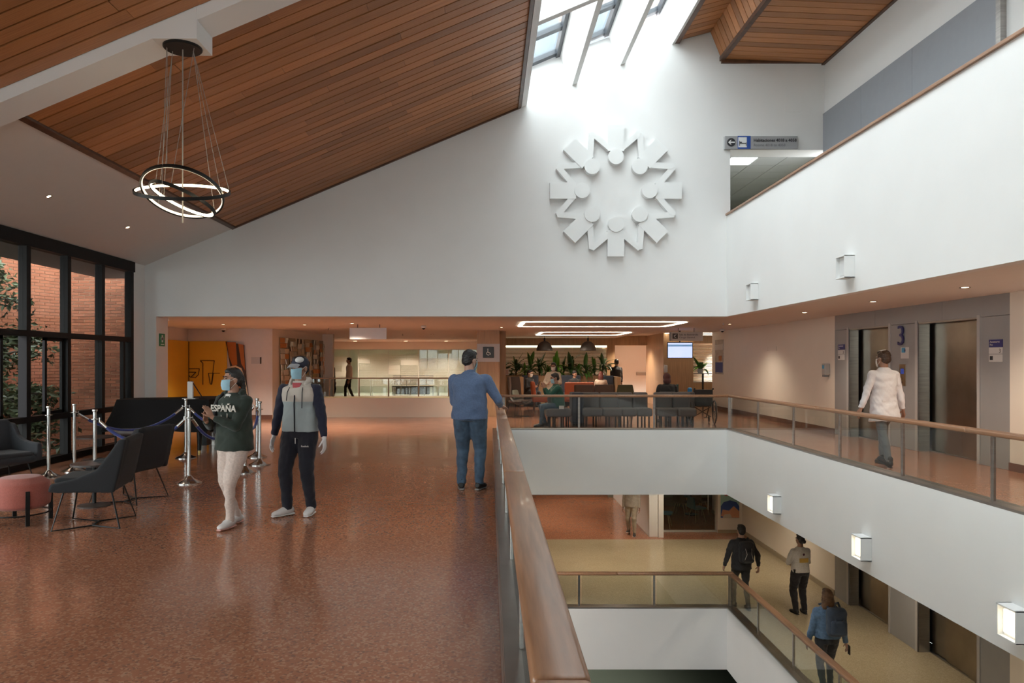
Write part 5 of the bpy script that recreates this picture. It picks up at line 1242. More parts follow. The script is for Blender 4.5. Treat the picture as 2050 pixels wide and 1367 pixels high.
def person(label, loc, rz, H, skin, hair, top, legs, shoe, pose=None, build=1.0, female=False, q=.012, cat='person', mask=None, hairstyle='short',
           coat=0.0, sleeve_m=None, collar=True, gloves=None, hide_hands=False, group=None, belly=0.0, taper=1.0, jwr=.004, sole=None, trouser_w=1.0, hem=None, bare=None):
    """returns (root, joints). Local frame: forward is -y, left is +x, up z."""
    P_ = dict(pel=(0, 0, .93), lean=(0, 0), ankL=(.10, .0, .085), ankR=(-.10, .0, .085), wrL=(.25, -.02, .80), wrR=(-.25, -.02, .80), yaw=0, pitch=0, twist=0,
              poleL=(.3, 1, 0), poleR=(-.3, 1, 0), kneeL=(.1, -1, .1), kneeR=(-.1, -1, .1), ftL=8, ftR=-8, toeL=0, toeR=0, hdL=None, hdR=None, hnL=None, hnR=None, curl=.35, spine=.50, headoff=(0, 0))
    P_.update(pose or {})
    s = H / 1.72
    t = thing('person', loc, label, cat, group, rz)
    pel = Vector(P_['pel']) * s; lean = Vector((*P_['lean'], 0)) * s
    up = Vector((lean.x, lean.y, math.sqrt(max(.01, (P_['spine'] * s) ** 2 - lean.length_squared))))
    nb = pel + up; mid = pel + up * .5 + Vector((0, .012, 0)) * s
    tw = math.radians(P_['twist']); ax = Vector((math.cos(tw), math.sin(tw), 0)); fw = Vector((math.sin(tw), -math.cos(tw), 0))
    sw = (.155 if female else .178) * build ** .5 * s
    un = up.normalized()
    shL = nb + ax * sw - un * .078 * s; shR = nb - ax * sw - un * .078 * s
    hw = .088 * s
    hpL = pel + Vector((hw, 0, -.03 * s)); hpR = pel + Vector((-hw, 0, -.03 * s))
    elL, wrL = ik(shL, Vector(P_['wrL']) * s, .285 * s, .25 * s, P_['poleL']); elR, wrR = ik(shR, Vector(P_['wrR']) * s, .285 * s, .25 * s, P_['poleR'])
    knL, anL = ik(hpL, Vector(P_['ankL']) * s, .42 * s, .42 * s, P_['kneeL']); knR, anR = ik(hpR, Vector(P_['ankR']) * s, .42 * s, .42 * s, P_['kneeR'])
    hc = nb + un * .165 * s + fw * (.015 * s) + Vector((*P_['headoff'], 0)) * s
    HR = (Matrix.Rotation(math.radians(P_['yaw']), 3, 'Z') @ Matrix.Rotation(math.radians(P_['pitch']), 3, 'X'))
    hs = s * (.98 if female else 1.0)
    hp = lambda x, y, z: hc + HR @ (Vector((x, y, z)) * hs)
    b = build
    # --- skin: one continuous body
    m = MB()
    m.ell(hp(0, .012, .025), (.074 * hs, .094 * hs, .094 * hs), HR); m.ell(hp(0, -.022, -.045), (.058 * hs, .066 * hs, .072 * hs), HR); m.ell(hp(0, -.048, -.082), (.034 * hs, .034 * hs, .028 * hs), HR)
    m.ell(hp(0, -.062, .028), (.052 * hs, .026 * hs, .016 * hs), HR, 14, 8)
    m.tcap(hp(0, -.084, .008), .009 * hs, hp(0, -.101, -.026), .0135 * hs, 10)
    for e in (-1, 1):
        m.ell(hp(e * .076, .012, -.012), (.010 * hs, .022 * hs, .033 * hs), HR, 12, 8); m.ell(hp(e * .040, -.055, -.020), (.020 * hs, .022 * hs, .022 * hs), HR, 12, 8)
    m.tcap(hp(0, .018, -.055), .052 * s * b ** .3, nb - un * .03 * s, .062 * s * b ** .4)
    m.loft([(pel - Vector((0, 0, .06 * s)), .13 * s * b, .085 * s * b), (pel + up * .2, .125 * s * b, .08 * s * b), (mid, .12 * s * b, .078 * s * b), (pel + up * .8, .14 * s * b, .088 * s * b), (nb - un * .035 * s, .12 * s * b, .06 * s)], 20, right=ax)
    for S, E, W in ((shL, elL, wrL), (shR, elR, wrR)):
        m.tcap(S, .046 * s * b, E, .035 * s * b ** .6); m.tcap(E, .036 * s * b ** .6, W, .023 * s)
    for Hh, K, A, yw in ((hpL, knL, anL, P_['ftL']), (hpR, knR, anR, P_['ftR'])):
        m.tcap(Hh, .070 * s * b, K, .045 * s); m.tcap(K, .045 * s, A, .030 * s); m.tcap(A - Vector((0, 0, .012 * s)), .026 * s, A + Matrix.Rotation(math.radians(yw), 3, 'Z') @ Vector((0, -.08, -.054)) * s, .014 * s)
    hands = MB() if gloves else m
    if not hide_hands:
        for E, W, hd, hn, sd, sx in ((elL, wrL, P_['hdL'], P_['hnL'], 1, 1), (elR, wrR, P_['hdR'], P_['hnR'], -1, -1)):
            d = Vector(hd) if hd else (W - E).normalized() + Vector((0, -.15, 0)); n = Vector(hn) if hn else Vector((-sx, 0, 0))
            if gloves: hands.tcap(W - d.normalized() * .05 * s, .030 * s, W, .026 * s)
            dd = d.normalized(); nn_ = (n - dd * n.dot(dd)).normalized(); e = dd.cross(nn_)
            side = 1 if e.dot(Vector((0, -1, .25))) > 0 else -1
            hand(hands, W, d, n, s * (1.06 if gloves else 1.0) * (.92 if female else 1), P_['curl'], side)
    soft(m, 'body', skin, t, max(q * .62, .0060), 2)
    if gloves: soft(hands, 'gloves', gloves, t, .006, 2)
    # --- face
    for e in (-1, 1):
        MB().ell(hp(e * .031, -.0785, .010), (.013 * hs, .006 * hs, .007 * hs), HR, 10, 6).build('eye', eyew, t, smooth=True)
        MB().tube([hp(e * .012, -.090, .028), hp(e * .032, -.088, .034), hp(e * .050, -.074, .029)], .0045 * hs, 6).build('eyebrow', hair, t)
    if mask:
        g = []
        for j in range(8):
            v = j / 7; row = []
            for i in range(13):
                u = i / 6 - 1; a = u * 1.12; z = -.008 - .104 * v
                bul = 1 - .25 * abs(v - .45)
                kk = 1 - .22 * v * v; row.append(hp(.079 * kk * math.sin(a), -.006 - (.100 * bul + .020 * (1 - abs(u)) - (.004 if j % 2 else 0)) * math.cos(a) ** .9, z + .010 * abs(u) * (1 - 2 * v)))
            g.append(row)
        MB().sheet(g, .004).build('face_mask', mask, t, smooth=True)
        for e in (-1, 1):
            MB().tube([hp(e * .074, -.045, -.015), hp(e * .084, .0, .012), hp(e * .083, .024, .0), hp(e * .080, .012, -.04), hp(e * .068, -.040, -.10)], .0022 * hs, 5).build('ear_loop', maskwhite, t)
    else:
        MB().ell(hp(0, -.082, -.064), (.022 * hs, .007 * hs, .007 * hs), HR, 10, 6).build('mouth', lipm, t)
    # --- hair
    h = MB()
    if hairstyle != 'none':
        h.ell(hp(0, .024, .040), (.083 * hs, .096 * hs, .092 * hs), HR); h.ell(hp(0, .055, -.010), (.074 * hs, .062 * hs, .075 * hs), HR); h.ell(hp(0, -.030, .092), (.060 * hs, .050 * hs, .030 * hs), HR)
        if hairstyle == 'tail': h.tcap(hp(0, .105, .02), .038 * hs, hp(0.01, .13, -.14), .022 * hs)
        if hairstyle == 'bun': h.ell(hp(0, .115, -.02), (.045 * hs,) * 3, HR)
        if hairstyle == 'long':
            for e in (-1, 1): h.tcap(hp(e * .062, .03, .0), .036 * hs, hp(e * .072, .035, -.17), .030 * hs)
            h.loft([(hp(0, .06, .04), .085 * hs, .05 * hs), (hp(0, .075, -.08), .098 * hs, .05 * hs), (hp(0, .075, -.20), .10 * hs, .035 * hs)], 16, right=HR @ Vector((1, 0, 0)))
        if hairstyle == 'hood':
            pass
        soft(h, 'hair', hair, t, max(q * .7, .007), 2, wr=.003 * hs, wf=55)
    # --- upper garment
    c = MB(); zs = 1.0
    hemz = P_.get('hem', .06) if hem is None else hem
    base = pel - Vector((0, 0, hemz * s))
    if coat:
        c.loft([(pel + Vector((0, .03, -coat)) * s, .215 * s * b, .16 * s * b), (pel + Vector((0, .02, -coat * .5)) * s, .20 * s * b, .145 * s * b), (pel, .185 * s * b, .130 * s * b), (pel + up * .3, .168 * s * b, .118 * s * b)], 24, right=ax, e=.85)
    secs = [(base, .188 * s * b, (.130 + belly) * s * b), (pel + up * .12, .180 * s * b, (.122 + belly) * s * b), (mid, .166 * s * b * (.94 if female else 1), (.118 + belly * .8) * s * b), (pel + up * .74, .186 * s * b, .125 * s * b),
            (pel + up * .88, .180 * s * b, .105 * s * b), (nb - un * .012 * s, .105 * s * b, .075 * s), (nb + un * .02 * s, .070 * s, .066 * s)]
    c.loft(secs, 26, right=ax, e=.86)
    def sleeves(k):
        for S, E, W in ((shL, elL, wrL), (shR, elR, wrR)):
            k.tcap(S, .063 * s * b, E, .051 * s * b ** .7); k.tcap(nb - un * .035 * s + (S - nb) * .18, .050 * s, S + (nb - S) * .06, .058 * s * b ** .7); ew = (W - E)
            e1 = E + ew * .95
            k.tcap(E, .053 * s * b ** .7, E + ew * .45, .047 * s * b ** .5); k.cyl(E + ew * .35, e1, .048 * s * b ** .5, .036 * s, 14)
    if sleeve_m is None: sleeves(c)
    jack = soft(c, 'top', top, t, q, 3, wr=jwr * s, wf=11, seed=H * 9)
    if sleeve_m is not None:
        k = MB(); sleeves(k); soft(k, 'sleeves', sleeve_m, t, q, 3, wr=jwr * s, wf=14)
    # --- trousers
    l = MB(); tb = trouser_w
    l.loft([(pel + Vector((0, 0, .07)) * s, .140 * s * b, .098 * s * b), (pel, .160 * s * b * (1.04 if female else 1), .120 * s * b), (pel - Vector((0, -.005, .09)) * s, .160 * s * b, .118 * s * b)], 22, right=(1, 0, 0))
    for Hh, K, A in ((hpL, knL, anL), (hpR, knR, anR)):
        l.tcap(Hh, .098 * s * b * tb ** .5, K, .062 * s * tb * b ** .4); l.tcap(K, .061 * s * tb * b ** .4, K.lerp(A, .4), .058 * s * tb * taper); l.cyl(K.lerp(A, .3), A + (A - K).normalized() * (.022 * s), .057 * s * tb * taper, .046 * s * tb * taper, 16)
    soft(l, 'trousers', legs, t, q, 3, wr=.0045 * s, wf=13, seed=H * 5)
    # --- shoes
    for A, yw, tp in ((anL, P_['ftL'], P_['toeL']), (anR, P_['ftR'], P_['toeR'])):
        R = Matrix.Rotation(math.radians(yw), 3, 'Z') @ Matrix.Rotation(math.radians(tp), 3, 'X'); k = s
        at = lambda x, y, z: A + R @ (Vector((x, y, z)) * k)
        u = MB(); u.loft([(at(0, .07, -.025), .030 * k, .030 * k), (at(0, .05, -.030), .038 * k, .040 * k), (at(0, 0, -.028), .044 * k, .050 * k), (at(0, -.05, -.036), .046 * k, .044 * k), (at(0, -.10, -.046), .049 * k, .034 * k), (at(0, -.14, -.050), .047 * k, .029 * k), (at(0, -.172, -.054), .036 * k, .022 * k), (at(0, -.187, -.057), .016 * k, .012 * k)], 14, right=R @ Vector((1, 0, 0)))
        u.tcap(at(0, .015, -.02), .042 * k, at(0, .01, .03), .040 * k)
        so = soft(u, 'shoe', shoe, t, max(q * .7, .008), 2)
        MB().loft([(at(0, .078, -.075), .030 * k, .010 * k), (at(0, .04, -.076), .040 * k, .010 * k), (at(0, -.04, -.076), .040 * k, .010 * k), (at(0, -.12, -.076), .048 * k, .010 * k), (at(0, -.185, -.074), .030 * k, .009 * k)], 12, right=R @ Vector((1, 0, 0))).build('sole', sole or mat('sole_black', (.02, .02, .02), .7), so, smooth=True)
    return t, dict(nb=nb, up=un, pel=pel, hc=hc, hp=hp, HR=HR, s=s, mid=mid, fw=fw, ax=ax, shL=shL, shR=shR, elL=elL, elR=elR, wrL=wrL, wrR=wrR, knL=knL, knR=knR, hs=hs)

# --- woman in the green hoodie
jeansw = fab('white_jeans', (.62, .50, .44)); green = fab('green_hoodie', (.016, .026, .018)); shw = mat('white_shoe', (.72, .68, .66), .5)
t, J = person('person in dark green hoodie, cream trousers and blue mask walking with raised hands', (-2.52, 7.15, 0), math.radians(-24), 1.56, skin_m, hair_b, green, jeansw, shw,
    dict(lean=(0, -.015), ankL=(.035, -.10, .09), ankR=(-.06, .10, .092), wrL=(-.03, -.29, 1.20), wrR=(-.13, -.27, 1.15), poleL=(.7, .25, -1), poleR=(-.7, .25, -1), yaw=-26, pitch=0,
         hdL=(-.35, -.25, .8), hdR=(.15, -.35, .9), hnL=(-.8, .2, -.3), hnR=(.9, .1, 0), curl=.25, ftL=5, ftR=-5, toeR=0), 1.16, True, .0095, mask=maskblue, hairstyle='tail', belly=.02, taper=.84, trouser_w=1.12, hem=.10, jwr=.006, sole=mat('sole_pink', (.6, .3, .26), .6))
s = J['s']; cordw = mat('drawstring', (.6, .56, .5), .8); nb, fw, ax, un = J['nb'], J['fw'], J['ax'], J['up']
hd = MB(); hd.loft([(nb + ax * .105 * s + fw * .02 * s + un * .0, .03 * s, .035 * s), (nb + ax * .09 * s - fw * .05 * s + un * .02 * s, .04 * s, .045 * s), (nb - fw * .095 * s + un * .01 * s, .05 * s, .06 * s), (nb - ax * .09 * s - fw * .05 * s + un * .02 * s, .04 * s, .045 * s), (nb - ax * .105 * s + fw * .02 * s, .03 * s, .035 * s)], 12)
hd.ell(nb - fw * .10 * s - un * .05 * s, (.11 * s, .06 * s, .09 * s)); soft(hd, 'hood', green, t, .011, 3)
for e in (-1, 1): MB().tube([nb + ax * e * .03 * s + fw * .085 * s - un * .015 * s, nb + ax * e * .04 * s + fw * .125 * s - un * .10 * s, nb + ax * e * .045 * s + fw * .148 * s - un * (.24 if e > 0 else .30) * s], .006 * s, 6).build('drawstring', cordw, t, smooth=True)
MB().ell(nb + fw * .075 * s - un * .005 * s, (.04 * s, .014 * s, .018 * s)).build('shirt_collar', paper, t, smooth=True)
pr_ = nb + fw * .158 * s - un * .175 * s
text('lettering', 'ESPAÑA', .098 * s, cordw, t, pr_ - ax * .175 * s, (PI / 2 - .05, 0, 0), extrude=.004, bold=.002)
strap = MB().tube([nb - ax * .13 * s - fw * .09 * s - un * .05 * s, nb - ax * .14 * s + fw * .0 * s + un * .012 * s, nb - ax * .135 * s + fw * .11 * s - un * .08 * s, nb - ax * .15 * s + fw * .13 * s - un * .24 * s, nb - ax * .20 * s + fw * .06 * s - un * .42 * s], .022 * s, 8).build('bag_strap', fab('black_strap', (.01, .01, .011)), t, smooth=True)
bg = thing('shoulder_bag', Vector((-2.52, 7.15, 0)), 'black shoulder bag carried behind the person in the green hoodie', 'bag', None, math.radians(-24))
soft(MB().rbox((-.24, .10, .98), (.12, .16, .34), .05), 'body', MATS['black_strap'], bg, .012, 3); MB().box(-.245, -.235, .02, .18, 1.02, 1.03).build('zip', steel, bg)

# --- man with the cap
def twotone(name, lo, hi, z):
    m = fab(name, lo); nt = m.node_tree; N = nt.nodes; L = nt.links; tc = N.new('ShaderNodeTexCoord'); sp = N.new('ShaderNodeSeparateXYZ'); L.new(tc.outputs['Object'], sp.inputs[0])
    gt = N.new('ShaderNodeMath'); gt.operation = 'GREATER_THAN'; gt.inputs[1].default_value = z; L.new(sp.outputs[2], gt.inputs[0])
    mx = N.new('ShaderNodeMix'); mx.data_type = 'RGBA'; mx.inputs[6].default_value = (*lo, 1); mx.inputs[7].default_value = (*hi, 1); L.new(gt.outputs[0], mx.inputs[0]); L.new(mx.outputs[2], N['Principled BSDF'].inputs['Base Color']); return m
navyj = fab('navy_sleeve', (.010, .011, .030)); trk = fab('track_trousers', (.008, .008, .016))
H2 = 1.68
t, J = person('person in cap, two-tone zip jacket, white gloves and dark track trousers walking forward', (-2.02, 7.72, 0), math.radians(-10), H2, skin_m, hair_b, twotone('two_tone_jacket', (.36, .41, .42), (.56, .50, .44), 1.20), trk, shw,
    dict(ankL=(.13, .0, .088), ankR=(-.10, -.10, .088), wrL=(.31, -.06, .79), wrR=(-.33, .03, .80), poleL=(.8, .9, 0), poleR=(-.8, .9, 0), yaw=-16, pitch=4, ftL=6, ftR=-32, curl=.4), 1.10, False, .0095, mask=maskblue, sleeve_m=navyj, gloves=mat('white_glove', (.68, .66, .66), .6), taper=1.0, trouser_w=1.2, hem=.03, jwr=.005, sole=shw)
s = J['s']; nb, fw, ax, un, hp, HR, hs, pel = (J[k] for k in ('nb', 'fw', 'ax', 'up', 'hp', 'HR', 'hs', 'pel'))
cap_ = MB().ell(hp(0, .014, .046), (.088 * hs, .104 * hs, .082 * hs), HR); capo = soft(cap_, 'cap', mat('cap_navy', (.02, .022, .04), .8), t, .010, 2)
g = [[hp(u * .072, -.075 - v * .075 * math.sqrt(max(0, 1 - .6 * u * u)), .052 - .035 * v - .018 * u * u) for u in [i / 4 - 1 for i in range(9)]] for v in (0, .35, .7, 1)]
MB().sheet(g, .006).build('cap_brim', mat('cap_grey', (.30, .31, .33), .8), capo, smooth=True)
g = [[hp(.03 + .035 * u, -.083 + .012 * u + .03 * v, .075 + .038 * v - .015 * u) for u in (0, .33, .66, 1)] for v in (0, .5, 1)]
MB().ell(hp(.035, -.035, .083), (.045 * hs, .052 * hs, .036 * hs), HR).build('cap_patch', mat('cap_white', (.6, .6, .6), .7), capo, smooth=True)
hd = MB().loft([(nb + ax * .085 * s + fw * .07 * s - un * .03 * s, .022 * s, .03 * s), (nb + ax * .10 * s - fw * .02 * s + un * .025 * s, .035 * s, .04 * s), (nb - fw * .09 * s + un * .02 * s, .045 * s, .05 * s), (nb - ax * .10 * s - fw * .02 * s + un * .025 * s, .035 * s, .04 * s), (nb - ax * .085 * s + fw * .07 * s - un * .03 * s, .022 * s, .03 * s)], 12)
soft(hd, 'hood', fab('cream_hood', (.56, .50, .44)), t, .011, 3)
g = [[nb + ax * (u * .052 * (1 - v * .85)) * s + fw * (.080 + .055 * v) * s - un * (.0 + .15 * v) * s for u in (-1, -.5, 0, .5, 1)] for v in (0, .35, .7, 1)]
MB().sheet(g, .012).build('undershirt', fab('red_shirt', (.42, .07, .08)), t, smooth=True)
zp = [nb + fw * .135 * s - un * .13 * s, nb + fw * .150 * s - un * .22 * s, pel + fw * .146 * s + un * .20 * s, pel + fw * .142 * s + un * .08 * s, pel + fw * .136 * s - un * .03 * s]
MB().tube(zp, .008 * s, 6).build('zip', trk, t, smooth=True)
for e, ln in ((-1, .19), (1, .27)): MB().tube([nb + ax * e * .075 * s + fw * .10 * s - un * .05 * s, nb + ax * e * .085 * s + fw * .138 * s - un * .10 * s, nb + ax * e * .088 * s + fw * .150 * s - un * ln * s], .005 * s, 6).build('drawstring', trk, t, smooth=True)
MB().box(-.004, .004, 0, 0.004, 0, .06).xf(Matrix.Translation(pel + fw * .125 * s - Vector((0, 0, .15)))).build('waist_cord', shw, t)
kn = J['knL'].lerp(pel + Vector((.088, 0, -.03)), .62); text('lettering', 'Reebok', .026, shw, t, kn + Vector((-.02, -.112, .0)), (PI / 2, 0, .15), extrude=.003)

# --- man in blue at the rail
bluesw = fab('blue_sweater', (.095, .145, .255)); jean = fab('blue_jeans', (.055, .095, .15), .3, 12)
t, J = person('person in blue sweater and jeans leaning on the near wooden handrail, seen from behind', (-.25, 9.2, 0), math.radians(172), 1.77, skin_l, hair_b, bluesw, jean, mat('black_shoe', (.012, .012, .013), .5),
    dict(ankL=(.10, .03, .09), ankR=(-.12, .02, .09), wrR=(-.345, -.27, 1.02), poleR=(-.6, .9, -.6), wrL=(.14, -.30, 1.16), poleL=(.25, .5, -1), hdR=(-.35, -.8, -.25), hnR=(0, .1, -1), yaw=-32, pitch=10, ftL=12, ftR=-14, curl=.15), 1.22, False, .0095, mask=maskblue, belly=.02, hem=.06, jwr=.005, taper=1.0, trouser_w=1.22, sole=mat('grey_sole', (.25, .24, .23), .6))
s = J['s']; hcx = MB().loft([(J['nb'] - J['up'] * .01 * s, .078 * s, .072 * s), (J['nb'] + J['up'] * .05 * s, .066 * s, .066 * s)], 18, right=J['ax']); soft(hcx, 'collar', bluesw, t, .009, 2)
MB().rbox((.02, .155, .965), (.012, .012, .10), .004).build('key_clip', black, t); MB().rbox((-.11, .155, 1.03), (.05, .006, .012), .002).build('jeans_label', mat('leather_tag', (.30, .13, .05), .6), t)
# --- doctor
t, J = person('person in long white lab coat walking past the upper lift doors', (6.18, 11.35, 0), math.radians(188), 1.80, skin_m, hair_br, fab('lab_coat', (.72, .70, .72), .04), fab('grey_trousers', (.10, .11, .12)), MATS['black_shoe'],
    dict(ankL=(.12, .28, .10), ankR=(-.06, -.10, .09), wrL=(.36, -.04, .80), wrR=(-.30, .03, .82), poleL=(.6, 1, 0), poleR=(-.6, 1, 0), yaw=14, pitch=3, toeL=-25, curl=.5), 1.04, False, .0095, coat=.27, mask=maskwhite, hem=.0, jwr=.006)
s = J['s']; hcx = MB().loft([(J['nb'] - J['up'] * .015 * s, .082 * s, .074 * s), (J['nb'] + J['up'] * .035 * s, .068 * s, .068 * s)], 18, right=J['ax']); soft(hcx, 'collar', MATS['lab_coat'], t, .009, 2)
MB().tube([J['hp'](-.05, -.085, .008), J['hp'](-.078, -.04, .012), J['hp'](-.082, .01, .008)], .003, 6).build('glasses', black, t); MB().tube([J['hp'](.05, -.085, .008), J['hp'](.078, -.04, .012), J['hp'](.082, .01, .008)], .003, 6).build('glasses', black, t); MB().tube([J['hp'](-.05, -.088, .008), J['hp'](0, -.105, .010), J['hp'](.05, -.088, .008)], .003, 6).build('glasses', black, t)
MB().box(-.12, .12, .128, .134, 1.0, 1.03).build('coat_belt', MATS['lab_coat'], t)
# ------------------------------------------------------------------ people farther away and one storey down
QF = .015
dkc = fab('black_clothes', (.012, .012, .014)); dkg = fab('dark_grey_clothes', (.03, .03, .034)); bsh = MATS['black_shoe']
SEAT = dict(pel=(0, 0, .55), ankL=(.12, -.42, .085), ankR=(-.12, -.42, .085), kneeL=(.1, -1, .6), kneeR=(-.1, -1, .6))
def seat(**k): d = dict(SEAT); d.update(k); return d
def at(px, Y, z=0): return (xs_(px, Y), Y, z)
# seated man in green
t, J = person('person in green scrubs and blue mask sitting on the front bench with a phone', at(1117, 18.15), math.radians(-82), 1.72, skin_m, hair_b, fab('green_scrubs', (.012, .085, .06)), fab('blue_scrub_trousers', (.05, .09, .13)), bsh,
    seat(wrL=(.05, -.34, .98), wrR=(-.10, -.34, .98), poleL=(.5, .4, -1), poleR=(-.5, .4, -1), hdL=(-.2, -.4, .9), hdR=(.2, -.4, .9), ankL=(.1, -.46, .085), ankR=(-.14, -.30, .085), pitch=14, lean=(0, -.05)), 1.12, q=QF, mask=maskblue, belly=.03)
ph = thing('phone', Vector(at(1117, 18.15)) + Vector((-.47, .02, 1.06)), 'dark phone held by the seated person in green', 'phone', None, 0); MB().rbox((0, 0, 0), (.012, .075, .15), .005, (0, .3, 0)).build('body', black, ph); MB().box(-.009, -.006, -.03, .03, -.06, .06).build('screen', mat('phone_screen', (.02, .02, .03), .1), ph)
# woman with phone
t, J = person('person in cream blouse with white mask standing behind the seated person in green', at(1108, 21.0), math.radians(-15), 1.60, skin_m, hair_b, fab('cream_blouse', (.58, .47, .36)), dkc, bsh,
    dict(wrL=(.06, -.26, 1.06), wrR=(-.12, -.26, 1.05), poleL=(.8, .2, -1), poleR=(-.8, .2, -1), hdL=(-.5, -.4, .5), hdR=(.4, -.4, .5), pitch=10), 1.12, True, QF, mask=maskwhite, hairstyle='long', belly=.02)
ph = thing('phone', Vector(at(1105, 20.72, 1.12)), 'dark phone held by the person in the cream blouse', 'phone'); MB().rbox((0, 0, 0), (.075, .012, .14), .005, (-.5, 0, 0)).build('body', black, ph); MB().obox((0, -.008, 0), (.06, .003, .12), (-.5, 0, 0)).build('back_cover', dkf, ph)
# seated, left booth
person('person in dark clothes seated in the left navy booth', at(1058, 26.2), math.radians(50), 1.70, skin_l, hair_b, dkc, dkg, bsh, seat(wrL=(.12, -.30, .75), wrR=(-.12, -.30, .72), yaw=10, pitch=12, lean=(0, -.04)), 1.05, q=QF, mask=maskwhite)
person('person in black mostly hidden behind the orange sofa', at(1150, 26.35), math.radians(20), 1.66, skin_m, hair_b, dkc, dkc, bsh, seat(wrL=(.12, -.28, .7), wrR=(-.12, -.28, .7), yaw=20, pitch=14), 1.0, q=QF, hairstyle='short')
person('person with reddish hair and patterned cream top seated near the right booth', at(1203, 25.9), math.radians(165), 1.64, skin_m, mat('hair_auburn', (.14, .035, .025), .5, var=.3, scale=50), mat('patterned_top', (.42, .26, .18), .85, col2=(.66, .55, .45), var=.1, scale=9, stretch=(1, 1, 6)), dkc, bsh, seat(wrL=(.16, -.30, .74), wrR=(-.16, -.30, .74), pitch=6), 1.08, True, QF, hairstyle='long')
person('person in black walking out beside the oak doorway', at(1234, 27.9), math.radians(200), 1.72, skin_m, hair_b, dkc, dkc, bsh, dict(ankL=(.1, -.15, .09), ankR=(-.1, .15, .09)), 1.08, q=QF)
# hooded seated person
t, J = person('person in maroon hood and dark coat seated on the far side of the grey sofa', at(1336, 19.25), math.radians(176), 1.68, skin_m, hair_b, dkc, dkc, bsh, seat(wrL=(.20, -.28, .72), wrR=(-.20, -.28, .72), pitch=16, lean=(0, -.06)), 1.22, q=QF, belly=.03, hairstyle='none')
hd = MB().ell(J['hp'](0, .015, .02), (.105 * J['s'], .115 * J['s'], .125 * J['s']), J['HR']).ell(J['hp'](0, .03, -.09), (.11 * J['s'], .10 * J['s'], .09 * J['s']), J['HR']); soft(hd, 'hood', fab('maroon_hood', (.075, .022, .022)), t, .014, 3)
# rear hall
person('person in white shirt and dark trousers walking behind the rear balustrade', at(699, 30.5), math.radians(-75), 1.80, skin_m, hair_b, fab('white_shirt', (.62, .58, .52)), dkc, bsh, dict(ankL=(.1, -.16, .09), ankR=(-.1, .18, .095)), 1.05, q=QF)
person('person in dark clothes at the left end of the rear balustrade', at(663, 30.0), math.radians(70), 1.70, skin_m, hair_b, dkc, dkc, bsh, None, 1.08, q=QF)
# storey below
def at2(px, py): Y = (EYE - Z2) * F / (py - VY); return (xs_(px, Y), Y, Z2)
person('person in beige hoodie and trousers with the head hidden by the white band', at2(1264, 1070), math.radians(-20), 1.72, skin_m, hair_b, fab('beige_hoodie', (.42, .38, .33)), fab('beige_trousers', (.40, .34, .26)), mat('dark_sneaker', (.03, .03, .03), .5), dict(ankL=(.11, -.14, .09), ankR=(-.10, .14, .10), toeR=-15, curl=.5), 1.12, q=.013, trouser_w=1.15, sole=shw, hem=.08)
bagm = fab('black_backpack', (.022, .022, .025)); bagb = fab('blue_backpack', (.045, .065, .10))
def backpack(t_loc, rz, label, m, w, h, zc, yb, trimm, dx=0.0):
    b = thing('backpack', t_loc, label, 'backpack', None, rz)
    soft(MB().rbox((dx, yb + .09, zc), (w, .18, h), .07), 'body', m, b, .012, 3, wr=.004, wf=14)
    soft(MB().rbox((dx, yb + .19, zc - h * .14), (w * .8, .08, h * .52), .035), 'front_pocket', m, b, .012, 3)
    for s_ in (-1, 1):
        MB().tube([(dx + s_ * w * .30, yb + .02, zc + h * .42), (dx + s_ * w * .34, yb - .08, zc + h * .55), (dx + s_ * w * .36, yb - .28, zc + h * .35)], .018, 8).build('shoulder_strap', m, b, smooth=True)
        MB().tube([(dx + s_ * w * .22, yb + .20, zc + h * .22), (dx + s_ * w * .16, yb + .245, zc - h * .02), (dx + s_ * w * .30, yb + .22, zc - h * .30)], .008, 6).build('piping', trimm, b, smooth=True)
    MB().tube([(dx - .03, yb + .06, zc + h * .49), (dx, yb + .06, zc + h * .56), (dx + .03, yb + .06, zc + h * .49)], .010, 6).build('carry_loop', m, b, smooth=True)
L15 = at2(1484, 1217)
person('person in black jacket with black backpack walking beside the lower balustrade', L15, math.radians(184), 1.78, skin_l, hair_b, fab('charcoal_jacket', (.03, .029, .031)), fab('charcoal_trousers', (.035, .036, .038)), bsh, dict(ankL=(.09, -.16, .09), ankR=(-.09, .14, .09), wrL=(.33, -.06, .86), wrR=(-.34, .05, .86), poleL=(.7, 1, 0), poleR=(-.7, 1, 0), curl=.6, yaw=0), 1.12, q=.011, hem=.12, jwr=.006)
backpack(L15, math.radians(184), 'black backpack with grey piping on the person in the black jacket', bagm, .31, .46, 1.24, .10, steel, -.03)
L16 = at2(1602, 1228)
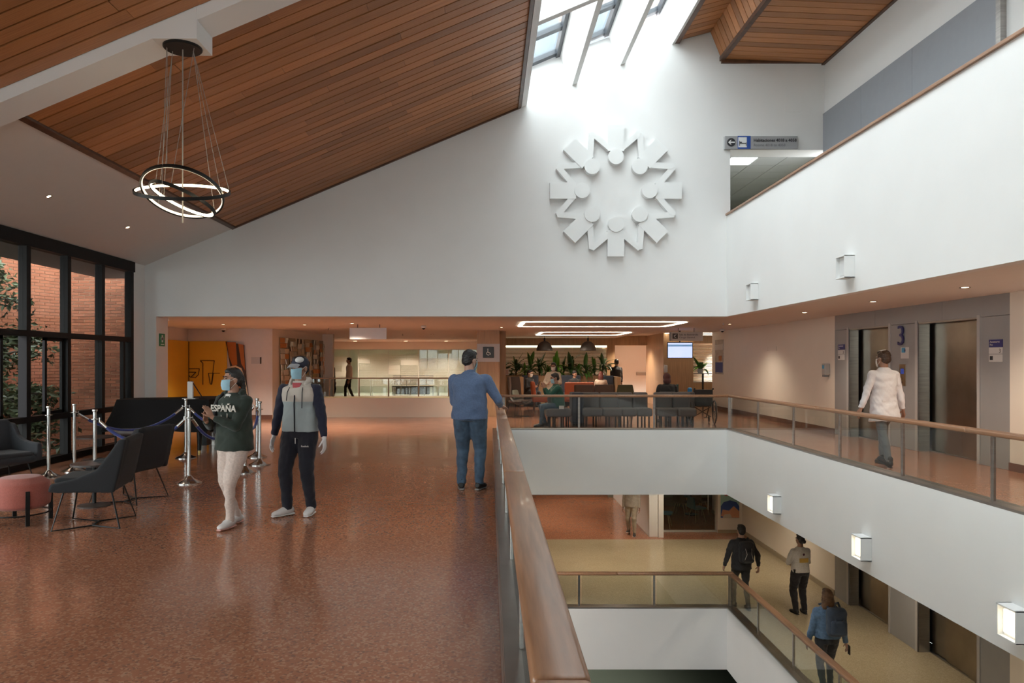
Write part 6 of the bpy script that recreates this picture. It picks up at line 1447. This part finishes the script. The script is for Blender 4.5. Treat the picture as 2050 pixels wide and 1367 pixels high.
t, J = person('person in white uniform shirt with yellow back patch and black trousers downstairs', L16, math.radians(188), 1.66, skin_m, hair_b, fab('uniform_shirt', (.58, .54, .50)), fab('uniform_trousers', (.012, .011, .014)), bsh, dict(wrL=(.06, -.26, 1.10), wrR=(-.06, -.26, 1.06), poleL=(.9, .35, -.9), poleR=(-.9, .35, -.9), yaw=14, hdL=(-1, -.2, 0), hdR=(1, -.2, 0)), 1.08, True, .011, hairstyle='bun', trouser_w=1.3, hem=.02)
s = J['s']; g = [[J['nb'] - J['fw'] * (.142 + .006 * (1 - u * u)) * s + J['ax'] * (u * .10) * s - J['up'] * (.20 + .09 * v) * s for u in (-1, -.5, 0, .5, 1)] for v in (0, .5, 1)]
ylw = mat('yellow_patch', (.55, .34, .08), .7); MB().sheet(g, .008).build('back_patch', ylw, t); MB().ell(J['nb'] - J['fw'] * .138 * s - J['up'] * .12 * s, (.025, .008, .025), n=10, m=6).build('badge', mat('badge_dark', (.1, .03, .05), .6), t)
MB().tube([J['hp'](.03, .10, .03), J['hp'](.14, .17, .035)], .004, 6).build('hair_stick', black, t); MB().rbox((.155, .06, .90), (.05, .05, .10), .01).build('radio', black, t)
L17 = at2(1656, 1388)
t, J = person('person in denim jacket with brown hair and blue-grey backpack nearest the lower lifts', L17, math.radians(178), 1.66, skin_l, mat('hair_ombre', (.05, .026, .015), .5, col2=(.20, .10, .045), var=.2, scale=8), fab('denim_jacket', (.10, .17, .27), .25, 25), dkg, bsh, dict(wrL=(.30, -.04, .80), wrR=(-.31, .02, .78), poleL=(.7, 1, 0), poleR=(-.7, 1, 0), ankL=(.10, .12, .09), ankR=(-.10, -.12, .09)), 1.12, True, .010, hairstyle='long', hem=.0, jwr=.005)
backpack(L17, math.radians(178), 'blue-grey backpack slung on the person in the denim jacket', bagb, .30, .44, 1.20, .10, bagb, -.06)
ph = thing('phone', Vector(L17) + Vector((.335, -.02, .70)), 'dark phone in the right hand of the person in denim', 'phone'); MB().rbox((0, 0, 0), (.012, .07, .15), .005).build('body', black, ph); MB().box(.006, .008, -.03, .03, -.06, .06).build('screen', MATS['phone_screen'], ph)
